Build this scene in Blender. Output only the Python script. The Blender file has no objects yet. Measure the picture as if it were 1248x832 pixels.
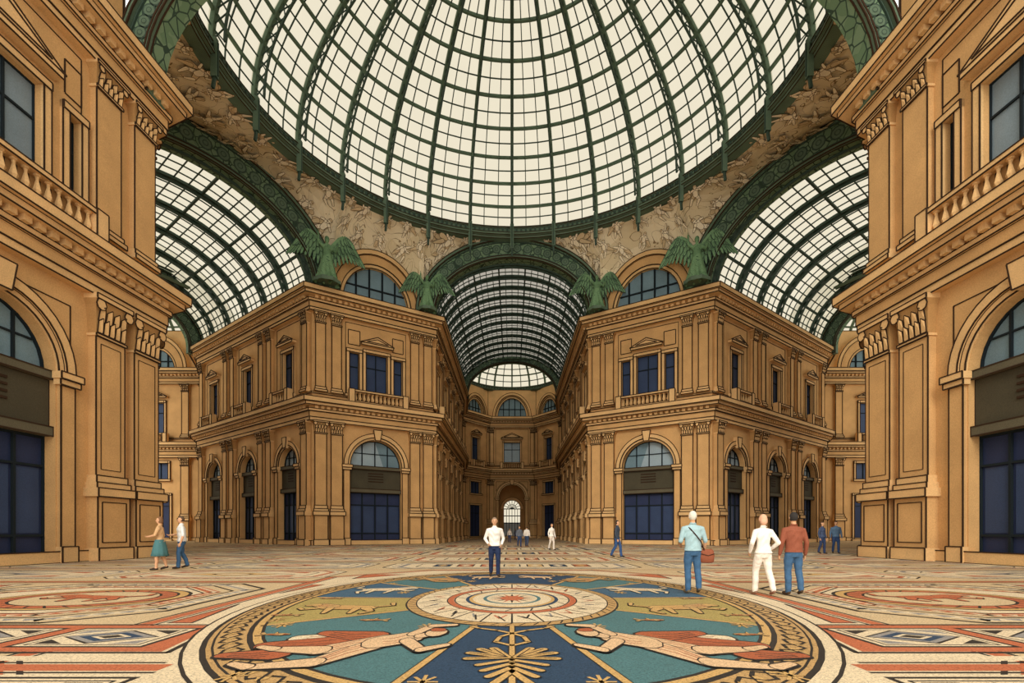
import bpy, math, random
import numpy as np
from mathutils import Vector, Matrix
random.seed(4)
sc = bpy.context.scene
try:
    sc.view_settings.view_transform = 'Standard'
    sc.view_settings.look = 'None'
except Exception: pass
COL = sc.collection
# ------------------------------------------------------------ materials
def lin(h):
    h = h.lstrip('#'); r = []
    for i in (0, 2, 4):
        c = int(h[i:i+2], 16)/255
        r.append(c/12.92 if c <= .04045 else ((c+.055)/1.055)**2.4)
    return (r[0], r[1], r[2], 1)
def nodes(name):
    m = bpy.data.materials.new(name); m.use_nodes = True
    nt = m.node_tree; b = nt.nodes['Principled BSDF']
    return m, nt, b
def M(name, col, rough=.85, var=.10, scale=.7, grain=.10, gscale=22, spec=.15, tile=0):
    m, nt, b = nodes(name)
    tc = nt.nodes.new('ShaderNodeTexCoord')
    n = nt.nodes.new('ShaderNodeTexNoise'); n.inputs['Scale'].default_value = scale; n.inputs['Detail'].default_value = 3
    g = nt.nodes.new('ShaderNodeTexNoise'); g.inputs['Scale'].default_value = gscale; g.inputs['Detail'].default_value = 1
    nt.links.new(tc.outputs['Object'], n.inputs['Vector']); nt.links.new(tc.outputs['Object'], g.inputs['Vector'])
    a = nt.nodes.new('ShaderNodeMapRange'); a.inputs[1].default_value = .3; a.inputs[2].default_value = .7
    a.inputs[3].default_value = 1-var; a.inputs[4].default_value = 1+var
    c = nt.nodes.new('ShaderNodeMapRange'); c.inputs[1].default_value = .3; c.inputs[2].default_value = .7
    c.inputs[3].default_value = 1-grain; c.inputs[4].default_value = 1+grain
    nt.links.new(n.outputs['Fac'], a.inputs[0]); nt.links.new(g.outputs['Fac'], c.inputs[0])
    mu = nt.nodes.new('ShaderNodeMath'); mu.operation = 'MULTIPLY'
    nt.links.new(a.outputs[0], mu.inputs[0]); nt.links.new(c.outputs[0], mu.inputs[1])
    last = mu.outputs[0]
    if tile:
        v = nt.nodes.new('ShaderNodeTexVoronoi'); v.feature = 'DISTANCE_TO_EDGE'; v.inputs['Scale'].default_value = tile
        nt.links.new(tc.outputs['Object'], v.inputs['Vector'])
        r = nt.nodes.new('ShaderNodeMapRange'); r.inputs[1].default_value = .02; r.inputs[2].default_value = .09; r.inputs[3].default_value = .66; r.inputs[4].default_value = 1.04
        nt.links.new(v.outputs['Distance'], r.inputs[0])
        m2 = nt.nodes.new('ShaderNodeMath'); m2.operation = 'MULTIPLY'; nt.links.new(last, m2.inputs[0]); nt.links.new(r.outputs[0], m2.inputs[1]); last = m2.outputs[0]
    vm = nt.nodes.new('ShaderNodeVectorMath'); vm.operation = 'SCALE'; vm.inputs[0].default_value = lin(col)[:3]
    nt.links.new(last, vm.inputs['Scale'])
    nt.links.new(vm.outputs[0], b.inputs['Base Color'])
    b.inputs['Roughness'].default_value = rough
    b.inputs['Specular IOR Level'].default_value = spec
    return m
def pattern(name, base, line, kind, scale, thr, alt=None, rough=.8):
    m, nt, b = nodes(name)
    tc = nt.nodes.new('ShaderNodeTexCoord')
    if kind == 'vor':
        t = nt.nodes.new('ShaderNodeTexVoronoi'); t.feature = 'DISTANCE_TO_EDGE'; t.inputs['Scale'].default_value = scale
        src = t.outputs['Distance']
        nt.links.new(tc.outputs['Object'], t.inputs['Vector'])
    else:
        t = nt.nodes.new('ShaderNodeTexNoise'); t.inputs['Scale'].default_value = scale
        t.inputs['Detail'].default_value = 2.2; t.inputs['Distortion'].default_value = 1.6
        nt.links.new(tc.outputs['Object'], t.inputs['Vector'])
        k = nt.nodes.new('ShaderNodeMath'); k.operation = 'MULTIPLY'; k.inputs[1].default_value = 13
        nt.links.new(t.outputs['Fac'], k.inputs[0])
        p = nt.nodes.new('ShaderNodeMath'); p.operation = 'PINGPONG'; p.inputs[1].default_value = 1
        nt.links.new(k.outputs[0], p.inputs[0]); src = p.outputs[0]
    lt = nt.nodes.new('ShaderNodeMath'); lt.operation = 'LESS_THAN'; lt.inputs[1].default_value = thr
    nt.links.new(src, lt.inputs[0])
    n2 = nt.nodes.new('ShaderNodeTexNoise'); n2.inputs['Scale'].default_value = scale*.9; n2.inputs['Detail'].default_value = 1
    nt.links.new(tc.outputs['Object'], n2.inputs['Vector'])
    rp = nt.nodes.new('ShaderNodeValToRGB'); rp.color_ramp.interpolation = 'CONSTANT'
    rp.color_ramp.elements[0].color = lin(base); rp.color_ramp.elements[1].color = lin(alt or base); rp.color_ramp.elements[1].position = .52
    nt.links.new(n2.outputs['Fac'], rp.inputs[0])
    mx = nt.nodes.new('ShaderNodeMix'); mx.data_type = 'RGBA'
    nt.links.new(lt.outputs[0], mx.inputs[0]); nt.links.new(rp.outputs[0], mx.inputs[6]); mx.inputs[7].default_value = lin(line)
    nt.links.new(mx.outputs[2], b.inputs['Base Color'])
    b.inputs['Roughness'].default_value = rough; b.inputs['Specular IOR Level'].default_value = .15
    return m
def glassroof(name, col, fac, st=1.0, tr_=.5):  # panes glow by emission, standing in for daylight through the glass
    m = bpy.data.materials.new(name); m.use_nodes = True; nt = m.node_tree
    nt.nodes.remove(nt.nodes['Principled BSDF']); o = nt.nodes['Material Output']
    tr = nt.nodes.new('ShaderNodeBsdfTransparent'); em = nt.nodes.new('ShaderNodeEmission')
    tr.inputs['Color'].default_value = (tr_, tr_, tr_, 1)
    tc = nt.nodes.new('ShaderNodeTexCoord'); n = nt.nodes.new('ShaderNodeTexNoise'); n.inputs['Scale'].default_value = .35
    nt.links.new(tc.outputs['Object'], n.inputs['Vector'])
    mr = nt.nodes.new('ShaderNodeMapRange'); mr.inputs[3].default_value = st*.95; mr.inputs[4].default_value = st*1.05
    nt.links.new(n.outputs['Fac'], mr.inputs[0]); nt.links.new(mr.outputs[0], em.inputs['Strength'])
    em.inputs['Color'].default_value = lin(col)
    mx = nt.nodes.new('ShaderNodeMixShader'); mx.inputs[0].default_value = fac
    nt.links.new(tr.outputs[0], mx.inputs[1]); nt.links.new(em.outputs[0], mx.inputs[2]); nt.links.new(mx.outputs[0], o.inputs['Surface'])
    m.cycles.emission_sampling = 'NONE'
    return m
WALL = M('ochre_stone', '#cba06a'); WALL2 = M('ochre_stone_light', '#d8b07a'); WALLD = M('ochre_stone_shaded', '#b28956')  # dark copy puts recess shade behind balusters, dentils and leaves into the colour
INK = M('dark_joint', '#38281b', var=0, grain=0)
NAVY = M('navy_door', '#2b3450', rough=.5); NAVY2 = M('navy_glass', '#35435f', rough=.35); GREYW = M('grey_window_glass', '#76868f', rough=.35)
GLZ = M('lunette_glass', '#97a8b0', rough=.3); GLZ2 = M('lunette_glass_teal', '#6f8791', rough=.3)
FRAME = M('dark_frame', '#1c2428', var=0); OLIVE = M('olive_signboard', '#4a4536'); OLIVE2 = M('olive_cornice', '#5e5846')
PGLASS = M('pale_door_glass', '#b9c3c2', rough=.3)
GREEN = M('green_iron', '#5c705c', rough=.6, var=.15); GREEND = M('dark_green_iron', '#3b4c41', rough=.6)
GORN = pattern('green_relief', '#72896b', '#35473a', 'vor', 1.5, .05, '#657e60')
MURAL = pattern('mural_relief', '#e9d9b6', '#8a7352', 'noi', .33, .06, '#dccaa4')
MUR1 = M('mural_figure_light', '#f2e4c6'); MUR2 = M('mural_figure_tan', '#d4bd95'); MURL = M('mural_outline', '#6a5439', var=0, grain=0)  # pale and tan paint tones of the mural figures, with outline
PANE = glassroof('roof_glass_glow', '#fff3d2', .66, 1.0, .4)
PANEG = glassroof('vault_glass_glow', '#cdc5b4', .85, .72, .3)
BRONZE = pattern('green_bronze', '#73956d', '#456048', 'noi', .8, .08, '#668762')
# ------------------------------------------------------------ mesh builder
class MB:
    def __init__(s): s.v = []; s.f = []; s.m = []; s.mats = []
    def mi(s, mat):
        if mat not in s.mats: s.mats.append(mat)
        return s.mats.index(mat)
    def poly(s, pts, mat):
        i = len(s.v); s.v.extend([tuple(p) for p in pts]); s.f.append(tuple(range(i, i+len(pts)))); s.m.append(s.mi(mat))
    def emit(s, name, mirror=False, smooth=False, mname=None, parent=None):
        out = []
        for k in ((1, -1) if mirror else (1,)):
            me = bpy.data.meshes.new(name)
            vv = s.v if k == 1 else [(-p[0], p[1], p[2]) for p in s.v]
            ff = s.f if k == 1 else [tuple(reversed(f)) for f in s.f]
            me.from_pydata(vv, [], ff)
            for mt in s.mats: me.materials.append(mt)
            me.polygons.foreach_set('material_index', s.m)
            if smooth: me.polygons.foreach_set('use_smooth', [True]*len(me.polygons))
            me.update()
            ob = bpy.data.objects.new(name if k == 1 or not mname else mname, me); COL.objects.link(ob)
            if parent: ob.parent = parent
            out.append(ob)
        return out
Z = Vector((0, 0, 1))
def bar(mb, p, q, w, mat, h=None, up=Z, caps=False):
    p = Vector(p); q = Vector(q); d = q-p
    if d.length < 1e-6: return
    d.normalize(); s = d.cross(up)
    if s.length < 1e-3: s = d.cross(Vector((1, 0, 0)))
    s.normalize(); t = s.cross(d); h = w if h is None else h
    s = s*w/2; t = t*h/2
    a = [p-s-t, p+s-t, p+s+t, p-s+t]; b = [q-s-t, q+s-t, q+s+t, q-s+t]
    for i in range(4):
        j = (i+1) % 4; mb.poly((a[i], a[j], b[j], b[i]), mat)
    if caps: mb.poly(a[::-1], mat); mb.poly(b, mat)
def polybar(mb, pts, w, mat, h=None, up=Z, closed=False):
    n = len(pts)
    for i in range(n if closed else n-1): bar(mb, pts[i], pts[(i+1) % n], w, mat, h, up)
class F:
    def __init__(s, p, q):
        s.o = Vector((p[0], p[1], 0)); d = Vector((q[0]-p[0], q[1]-p[1], 0)); s.L = d.length; s.u = d.normalized(); s.n = Vector((s.u.y, -s.u.x, 0))
    def __call__(s, a, z, d=0): return s.o+s.u*a+s.n*d+Vector((0, 0, z))
LW = .08
def box(mb, f, a0, a1, z0, z1, d0, d1, mat, ink=True):
    P = [f(a, z, d) for d in (d0, d1) for z in (z0, z1) for a in (a0, a1)]
    for q in ((4, 5, 7, 6), (0, 4, 6, 2), (1, 3, 7, 5), (2, 6, 7, 3), (0, 1, 5, 4)): mb.poly([P[i] for i in q], mat)
    if ink and LW > 0:
        for i, j in ((4, 5), (5, 7), (7, 6), (6, 4)): bar(mb, P[i], P[j], LW, INK)
def rectline(mb, f, a0, a1, z0, z1, d, w=None):
    w = w or LW
    P = [f(a0, z0, d), f(a1, z0, d), f(a1, z1, d), f(a0, z1, d)]
    polybar(mb, P, w, INK, closed=True)
def quadF(mb, f, a0, a1, z0, z1, d, mat): mb.poly([f(a0, z0, d), f(a1, z0, d), f(a1, z1, d), f(a0, z1, d)], mat)
def ell(c, zc, rx, rz, t): return c+rx*math.cos(t), zc+rz*math.sin(t)
def archband(mb, f, c, zc, r0, r1, d0, d1, mat, n=20, ink=True, t0=0, t1=math.pi, soffit=None):
    T = [t0+(t1-t0)*i/n for i in range(n+1)]
    I = [ell(c, zc, r0[0], r0[1], t) for t in T]; O = [ell(c, zc, r1[0], r1[1], t) for t in T]
    for i in range(n):
        a, b, e, g = I[i], I[i+1], O[i+1], O[i]
        mb.poly([f(*a, d1), f(*g, d1), f(*e, d1), f(*b, d1)], mat)
        mb.poly([f(*a, d0), f(*a, d1), f(*b, d1), f(*b, d0)], soffit or mat)
        mb.poly([f(*g, d1), f(*g, d0), f(*e, d0), f(*e, d1)], mat)
        mb.poly([f(*a, d0), f(*b, d0), f(*e, d0), f(*g, d0)], mat)
    if ink and LW > 0:
        for S in (I, O):
            for i in range(n): bar(mb, f(*S[i], d1), f(*S[i+1], d1), LW, INK, up=f.n)
def archwall(mb, f, a0, a1, z0, z1, c, r, zs, mat, dep=.7, n=16):
    quadF(mb, f, a0, c-r, z0, z1, 0, mat); quadF(mb, f, c+r, a1, z0, z1, 0, mat)
    A = [ell(c, zs, r, r, math.pi*i/n) for i in range(n+1)]
    for i in range(n):
        p, q = A[i], A[i+1]
        mb.poly([f(p[0], p[1]), f(p[0], z1), f(q[0], z1), f(q[0], q[1])], mat)
        mb.poly([f(*p, 0), f(*q, 0), f(*q, -dep), f(*p, -dep)], mat)
    for a in (c-r, c+r): mb.poly([f(a, z0, 0), f(a, zs, 0), f(a, zs, -dep), f(a, z0, -dep)], mat)
def rectwall(mb, f, a0, a1, z0, z1, w0, w1, y0, y1, mat, dep=.4):
    quadF(mb, f, a0, w0, z0, z1, 0, mat); quadF(mb, f, w1, a1, z0, z1, 0, mat)
    quadF(mb, f, w0, w1, y1, z1, 0, mat); quadF(mb, f, w0, w1, z0, y0, 0, mat)
    for a in (w0, w1): mb.poly([f(a, y0, 0), f(a, y1, 0), f(a, y1, -dep), f(a, y0, -dep)], mat)
    for z in (y0, y1): mb.poly([f(w0, z, 0), f(w1, z, 0), f(w1, z, -dep), f(w0, z, -dep)], mat)
wn = [0]; dn = [0]; WG = [NAVY2]
def window(f, w0, w1, y0, y1, mirror=True, d=-.35, cols=2, rows=2):
    mb = MB(); quadF(mb, f, w0, w1, y0, y1, d, WG[0])
    fw = max(.09, LW*1.2)
    for i in range(cols+1):
        a = w0+(w1-w0)*i/cols; bar(mb, f(a, y0, d+.05), f(a, y1, d+.05), fw, FRAME)
    for z in ([y0, y1]+([y0+(y1-y0)*.68] if rows > 1 else [])): bar(mb, f(w0, z, d+.05), f(w1, z, d+.05), fw, FRAME)
    wn[0] += 2 if mirror else 1
    mb.emit('window_%d' % (wn[0]-1 if mirror else wn[0]), mirror, mname='window_%d' % wn[0])
def surround(mb, f, w0, w1, y0, y1, ped=True):
    t = .32
    box(mb, f, w0-t, w0, y0, y1+t, 0, .16, WALL2); box(mb, f, w1, w1+t, y0, y1+t, 0, .16, WALL2)
    box(mb, f, w0-t, w1+t, y1, y1+t, 0, .2, WALL2)
    box(mb, f, w0-t*1.6, w1+t*1.6, y0-.3, y0, 0, .35, WALL2)
    if ped:
        e = .55; zb = y1+t+.35; c = (w0+w1)/2; h = (w1-w0)/2*.42+.3
        box(mb, f, w0-e, w1+e, zb, zb+.25, 0, .5, WALL2)
        zb += .25
        A = [f(w0-e-.1, zb, .5), f(w1+e+.1, zb, .5), f(c, zb+h, .5)]; B = [f(w0-e-.1, zb, 0), f(w1+e+.1, zb, 0), f(c, zb+h, 0)]
        mb.poly(A, WALL2); mb.poly((A[1], B[1], B[2], A[2]), WALL2); mb.poly((A[0], A[2], B[2], B[0]), WALL2)
        polybar(mb, A, LW*1.3, INK, closed=True)
        polybar(mb, [f(w0-e+.55, zb+.14, .52), f(w1+e-.55, zb+.14, .52), f(c, zb+h-.25, .52)], LW, INK, closed=True)
def baluster(mb, p, h, r):
    prof = [(0, .9), (.08, .9), (.12, .5), (.3, 1), (.45, .75), (.75, .35), (.9, .5), (.92, .9), (1, .9)]; n = 6
    R = [[(p[0]+r*k*math.cos(2*math.pi*i/n), p[1]+r*k*math.sin(2*math.pi*i/n), p[2]+h*t) for i in range(n)] for t, k in prof]
    for a, b in zip(R, R[1:]):
        for i in range(n): mb.poly((a[i], a[(i+1) % n], b[(i+1) % n], b[i]), WALL2)
def balustrade(mb, f, a0, a1, z0=14.55, h=1.35, d=.85):
    box(mb, f, a0, a1, z0, z0+.22, d-.22, d+.22, WALL2); box(mb, f, a0, a1, z0+h-.22, z0+h, d-.25, d+.25, WALL2)
    for a in (a0, a1): box(mb, f, a-.3, a+.3, z0, z0+h+.03, d-.3, d+.3, WALL2)
    n = max(2, int((a1-a0-.6)/.42))
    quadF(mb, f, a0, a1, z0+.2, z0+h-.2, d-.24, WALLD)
    for i in range(n):
        a = a0+.45+(a1-a0-.9)*i/(n-1); baluster(mb, f(a, z0+.22, d), h-.44, .15)
        if i < n-1: a += (a1-a0-.9)/(n-1)/2; bar(mb, f(a, z0+.3, d-.2), f(a, z0+h-.3, d-.2), .1, INK)
def capital(mb, f, c, w, z0, z1, d):
    h = z1-z0; n = 5
    box(mb, f, c-w/2-.06, c+w/2+.06, z0, z0+.12, 0, d+.08, WALL2)
    lv = [(0, 0), (.4, .04), (.75, .12), (.88, .22)]
    for (t0, k0), (t1, k1) in zip(lv, lv[1:]):
        a = [f(c-w/2-k0, z0+h*t0, d+k0), f(c+w/2+k0, z0+h*t0, d+k0), f(c+w/2+k1, z0+h*t1, d+k1), f(c-w/2-k1, z0+h*t1, d+k1)]
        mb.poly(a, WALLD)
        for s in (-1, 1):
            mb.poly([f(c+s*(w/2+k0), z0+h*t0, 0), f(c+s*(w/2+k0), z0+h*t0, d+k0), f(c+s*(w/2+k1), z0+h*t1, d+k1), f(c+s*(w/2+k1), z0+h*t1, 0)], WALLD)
    for row, (zb, zt, k) in enumerate(((.1, .45, .1), (.38, .72, .16))):
        m = n-row
        for i in range(m):
            a = c-w/2+w*(i+.5)/m; q = w/m*.42
            L = [f(a-q, z0+h*zb, d+k*.5), f(a+q, z0+h*zb, d+k*.5), f(a+q*.9, z0+h*(zt-.08), d+k), f(a, z0+h*zt, d+k+.12), f(a-q*.9, z0+h*(zt-.08), d+k)]
            mb.poly(L, WALL2); polybar(mb, L, LW*.7, INK, closed=True, up=f.n)
    for s in (-1, 1):
        a = c+s*(w/2-.02); r = h*.14
        P = [f(a+r*math.cos(t), z0+h*.76+r*math.sin(t), d+.26) for t in [k*math.pi/4 for k in range(8)]]
        mb.poly(P, WALL2); polybar(mb, P, LW*.8, INK, closed=True, up=f.n)
    box(mb, f, c-w/2-.22, c+w/2+.22, z0+h*.88, z1, 0, d+.28, WALL2)
def pilaster(mb, f, c, w, z0, z1, hb, hc, d=.4, ped=0):
    if ped:
        box(mb, f, c-w/2-.18, c+w/2+.18, z0, z0+.6, 0, d+.32, WALL2); box(mb, f, c-w/2-.1, c+w/2+.1, z0+.6, z0+ped-.4, 0, d+.18, WALL)
        box(mb, f, c-w/2-.25, c+w/2+.25, z0+ped-.4, z0+ped, 0, d+.36, WALL2)
        if w > 1.4: rectline(mb, f, c-w/2+.12, c+w/2-.12, z0+.85, z0+ped-.65, d+.2, LW*.8)
        z0 += ped
    box(mb, f, c-w/2-.15, c+w/2+.15, z0, z0+hb*.45, 0, d+.2, WALL2); box(mb, f, c-w/2-.07, c+w/2+.07, z0+hb*.45, z0+hb, 0, d+.1, WALL2)
    box(mb, f, c-w/2, c+w/2, z0+hb, z1-hc, 0, d, WALL)
    if w > 1.4: rectline(mb, f, c-w/2+.25, c+w/2-.25, z0+hb+.3, z1-hc-.3, d+.01, LW*.6)
    capital(mb, f, c, w, z1-hc, z1, d)
def storefront(f, c, r, zs=8.3, mirror=True, dep=.65, open_=False):
    mb = MB(); d = -dep+.02
    n = 16; A = [ell(c, zs, r, r, math.pi*i/n) for i in range(n+1)]
    mb.poly([f(*p, d) for p in A], GLZ)
    mb.poly([f(*ell(c, zs, r, r, t), d+.01) for t in [math.pi*(.0+.5*i/8) for i in range(9)]]+[f(c+r*.35, zs, d+.01)], GLZ2)
    fw = max(.1, LW)
    polybar(mb, [f(*p, d+.06) for p in A], fw*1.4, FRAME, up=f.n)
    for k in (-.5, 0, .5): bar(mb, f(c+r*k, zs, d+.06), f(c+r*k, zs+r*math.sqrt(1-k*k), d+.06), fw, FRAME)
    bar(mb, f(c-r*.85, zs+r*.5, d+.06), f(c+r*.85, zs+r*.5, d+.06), fw*.8, FRAME)
    box(mb, f, c-r, c+r, zs-.35, zs, d, -.05, OLIVE2)
    box(mb, f, c-r, c+r, 5.9, zs-.35, d, -.3, OLIVE); box(mb, f, c-r, c+r, 5.5, 5.9, d, -.1, OLIVE2)
    for k in range(4):
        z = zs-.75-k*.28; bar(mb, f(c-r*.3, z, -.28), f(c+r*.3, z, -.28), .1, INK)
    quadF(mb, f, c-r, c+r, .3, 5.5, d, NAVY)
    box(mb, f, c-r, c+r, 0, .3, d, -.2, OLIVE2, False)
    for k in range(4): quadF(mb, f, c-r+2*r*(k+.12)/4, c-r+2*r*(k+.88)/4, 1.3, 4.1, d+.03, NAVY2)
    for k in range(5): bar(mb, f(c-r+2*r*k/4, .3, d+.08), f(c-r+2*r*k/4, 5.5, d+.08), fw*1.1, FRAME)
    for z in (.35, 1.2, 4.2, 5.45): bar(mb, f(c-r, z, d+.08), f(c+r, z, d+.08), fw, FRAME)
    dn[0] += 2 if mirror else 1
    mb.emit('door_%d' % (dn[0]-1 if mirror else dn[0]), mirror, mname='door_%d' % dn[0])
def archdeco(mb, f, c, r, zs):
    archband(mb, f, c, zs, (r+.02, r+.02), (r+.28, r+.28), 0, .14, WALL2); archband(mb, f, c, zs, (r+.28, r+.28), (r+.7, r+.7), 0, .26, WALL2)
    for s in (-1, 1):
        a, b = sorted((c+s*r, c+s*(r+.75)))
        box(mb, f, a, b, 0, .7, 0, .32, WALL2); box(mb, f, a+.05, b-.05, .7, zs-.55, 0, .2, WALL)
        box(mb, f, a-.1, b+.1, zs-.55, zs-.3, 0, .34, WALL2); box(mb, f, a-.16, b+.16, zs-.3, zs, 0, .44, WALL2)
    w = .38; z0 = zs+r-.05; z1 = zs+r+1.05
    P = [f(c-w*.7, z0, .5), f(c+w*.7, z0, .5), f(c+w*1.2, z1, .5), f(c-w*1.2, z1, .5)]; Q = [f(c-w*.7, z0, 0), f(c+w*.7, z0, 0), f(c+w*1.2, z1, 0), f(c-w*1.2, z1, 0)]
    mb.poly(P, WALL2); polybar(mb, P, LW, INK, closed=True, up=f.n)
    for i in range(4): mb.poly((P[i], Q[i], Q[(i+1) % 4], P[(i+1) % 4]), WALL2)
def bay(mb, f, c, h, r, serl=False, zs=8.3, mirror=True, wide=1.15, so=2.35, sw=.5, bal=True, door=True, wc=2):
    archwall(mb, f, c-h, c+h, 0, 12.5, c, r, zs, WALL)
    archdeco(mb, f, c, r, zs)
    if door: storefront(f, c, r, zs, mirror)
    if h-r > .9:
        for s in (-1, 1):
            P = [f(c+s*(r+.9)*math.cos(t), zs+(r+.9)*math.sin(t), .02) for t in [math.pi*(.12+.26*i/6) for i in range(7)]]
            P.append(f(c+s*(r+.9)*math.cos(math.pi*.12), zs+(r+.9)*math.sin(math.pi*.38), .02))
            polybar(mb, P, LW*.8, INK, closed=True, up=f.n)
    quadF(mb, f, c-h, c+h, 12.5, 15, 0, WALL)
    w0, w1 = c-wide, c+wide
    if serl:
        m = (wide+so-sw)/2
        rectwall(mb, f, c-m, c+m, 15, 23.4, w0, w1, 15.6, 20.2, WALL)
        rectwall(mb, f, c-h, c-m, 15, 23.4, c-so-sw, c-so+sw, 15.6, 20.0, WALL); rectwall(mb, f, c+m, c+h, 15, 23.4, c+so-sw, c+so+sw, 15.6, 20.0, WALL)
        window(f, w0, w1, 15.6, 20.2, mirror, cols=wc)
        for s in (-1, 1):
            window(f, c+s*so-sw, c+s*so+sw, 15.6, 20.0, mirror, cols=1)
            surround(mb, f, c+s*so-sw, c+s*so+sw, 15.6, 20.0, False)
            rectline(mb, f, c+s*so-sw-.1, c+s*so+sw+.1, 20.8, 22.3, .02)
    else:
        rectwall(mb, f, c-h, c+h, 15, 23.4, w0, w1, 15.6, 20.2, WALL)
        window(f, w0, w1, 15.6, 20.2, mirror)
    surround(mb, f, w0, w1, 15.6, 20.2)
    rectline(mb, f, c-h+.25, c+h-.25, 15.3, 23.0, .02, LW*.7)
    quadF(mb, f, c-h, c+h, 23.4, 25.4, 0, WALL)
    if bal: balustrade(mb, f, c-(so+sw if serl else wide+.5), c+(so+sw if serl else wide+.5))
def plain_bay(mb, f, c, h, s=1.0, mirror=True, lun=True):
    rectwall(mb, f, c-h, c+h, 0, 8.2, c-1.9*s, c+1.9*s, .3, 6.8, WALL)
    rectwall(mb, f, c-h, c+h, 8.2, 12.5, c-1.7*s, c+1.7*s, 9.2, 11.6, WALL)
    rectwall(mb, f, c-h, c+h, 12.5, 25.4, c-1.2*s, c+1.2*s, 16, 20.6, WALL)
    window(f, c-1.7*s, c+1.7*s, 9.2, 11.6, mirror, cols=3, rows=1); window(f, c-1.2*s, c+1.2*s, 16, 20.6, mirror)
    surround(mb, f, c-1.2*s, c+1.2*s, 16, 20.6); surround(mb, f, c-1.7*s, c+1.7*s, 9.2, 11.6, False); surround(mb, f, c-1.9*s, c+1.9*s, .3, 6.8, False)
    d = MB(); quadF(d, f, c-1.9*s, c+1.9*s, .3, 6.8, -.35, NAVY)
    for k in range(4): a = c-1.9*s+3.8*s*k/3; bar(d, f(a, .3, -.3), f(a, 6.8, -.3), LW, FRAME)
    for z in (.3, 5.2, 6.8): bar(d, f(c-1.9*s, z, -.3), f(c+1.9*s, z, -.3), LW, FRAME)
    dn[0] += 2 if mirror else 1
    d.emit('door_%d' % (dn[0]-1 if mirror else dn[0]), mirror, mname='door_%d' % dn[0])
    balustrade(mb, f, c-1.8*s, c+1.8*s)
def offs(pts, d):
    out = []
    n = len(pts)
    for i in range(n):
        N = []
        for j in (i-1, i):
            if 0 <= j < n-1:
                u = Vector((pts[j+1][0]-pts[j][0], pts[j+1][1]-pts[j][1])).normalized(); N.append(Vector((u.y, -u.x)))
        if len(N) == 1: m = N[0]
        else: m = (N[0]+N[1]); m = m/(m.length_squared)*2
        out.append((pts[i][0]+m.x*d, pts[i][1]+m.y*d))
    return out
def band(mb, pts, z0, z1, d, mat, din=-.4, ink=True, lws=1):
    A = offs(pts, d); B = offs(pts, din)
    for i in range(len(pts)-1):
        a, b, e, g = A[i], A[i+1], B[i+1], B[i]
        mb.poly(((*a, z0), (*b, z0), (*b, z1), (*a, z1)), mat); mb.poly(((*a, z1), (*b, z1), (*e, z1), (*g, z1)), mat); mb.poly(((*g, z0), (*e, z0), (*b, z0), (*a, z0)), mat)
    for i in (0, -1): mb.poly(((*A[i], z0), (*A[i], z1), (*B[i], z1), (*B[i], z0)), mat)
    if ink:
        for z in (z0, z1): polybar(mb, [(*a, z) for a in A], LW*lws, INK)
        for a in A: bar(mb, (*a, z0), (*a, z1), LW, INK)
def cornices(mb, pts, dent=True):
    band(mb, pts, 0, .5, .2, WALL2)
    for z0, z1, d, m in ((12.4, 12.75, .45, WALL2), (12.75, 13.3, .5, WALL), (13.3, 13.55, .65, WALL2), (13.8, 14.1, 1.15, WALL2), (14.1, 14.55, 1.4, WALL2),
                         (23.3, 23.6, .45, WALL2), (23.6, 24.15, .5, WALL), (24.15, 24.4, .65, WALL2), (24.65, 24.95, 1.2, WALL2), (24.95, 25.42, 1.45, WALL2), (15.2, 15.35, .1, WALL2)):
        band(mb, pts, z0, z1, d, m)
    for z0 in (13.55, 24.4):
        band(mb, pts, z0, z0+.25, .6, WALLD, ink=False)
        for i in range(len(pts)-1):
            f = F(pts[i], pts[i+1]); n = int(f.L/.55)
            for k in range(n): box(mb, f, (k+.2)*f.L/n, (k+.75)*f.L/n, z0, z0+.25, .6, .9, WALL2, False)
def solid(mb, f, a0, a1, z0=0, z1=25.4): quadF(mb, f, a0, a1, z0, z1, 0, WALL)
def pilpair(mb, f, cs, w, hc=1.25):
    for c in cs:
        pilaster(mb, f, c, w, 0, 12.4, .6, hc, .4, 3.4); pilaster(mb, f, c, w*.85, 15.35, 23.3, .5, 1.1, .32, 0)
def lunette(mb, f, c, r0, r1, zc=25.42, d=.1, mirror=True):
    archband(mb, f, c, zc, r0, (r0[0]+.35, r0[1]+.35), -.5, d, WALL2); archband(mb, f, c, zc, (r0[0]+.35, r0[1]+.35), (r1[0]-.5, r1[1]-.5), -.5, d+.1, WALL); archband(mb, f, c, zc, (r1[0]-.5, r1[1]-.5), r1, -.5, d+.3, WALL2)
    g = MB(); n = 20
    g.poly([f(*ell(c, zc, *r0, math.pi*i/n), d-.4) for i in range(n+1)], GLZ2)
    for k in (-.6, -.2, .2, .6): bar(g, f(c+r0[0]*k, zc, d-.33), f(c+r0[0]*k, zc+r0[1]*math.sqrt(1-k*k), d-.33), .16, FRAME)
    for k in (0, .45): bar(g, f(c-r0[0]*math.sqrt(1-k*k), zc+r0[1]*k, d-.33), f(c+r0[0]*math.sqrt(1-k*k), zc+r0[1]*k, d-.33), .14, FRAME)
    wn[0] += 2 if mirror else 1
    g.emit('window_%d' % (wn[0]-1 if mirror else wn[0]), mirror, mname='window_%d' % wn[0])
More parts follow.
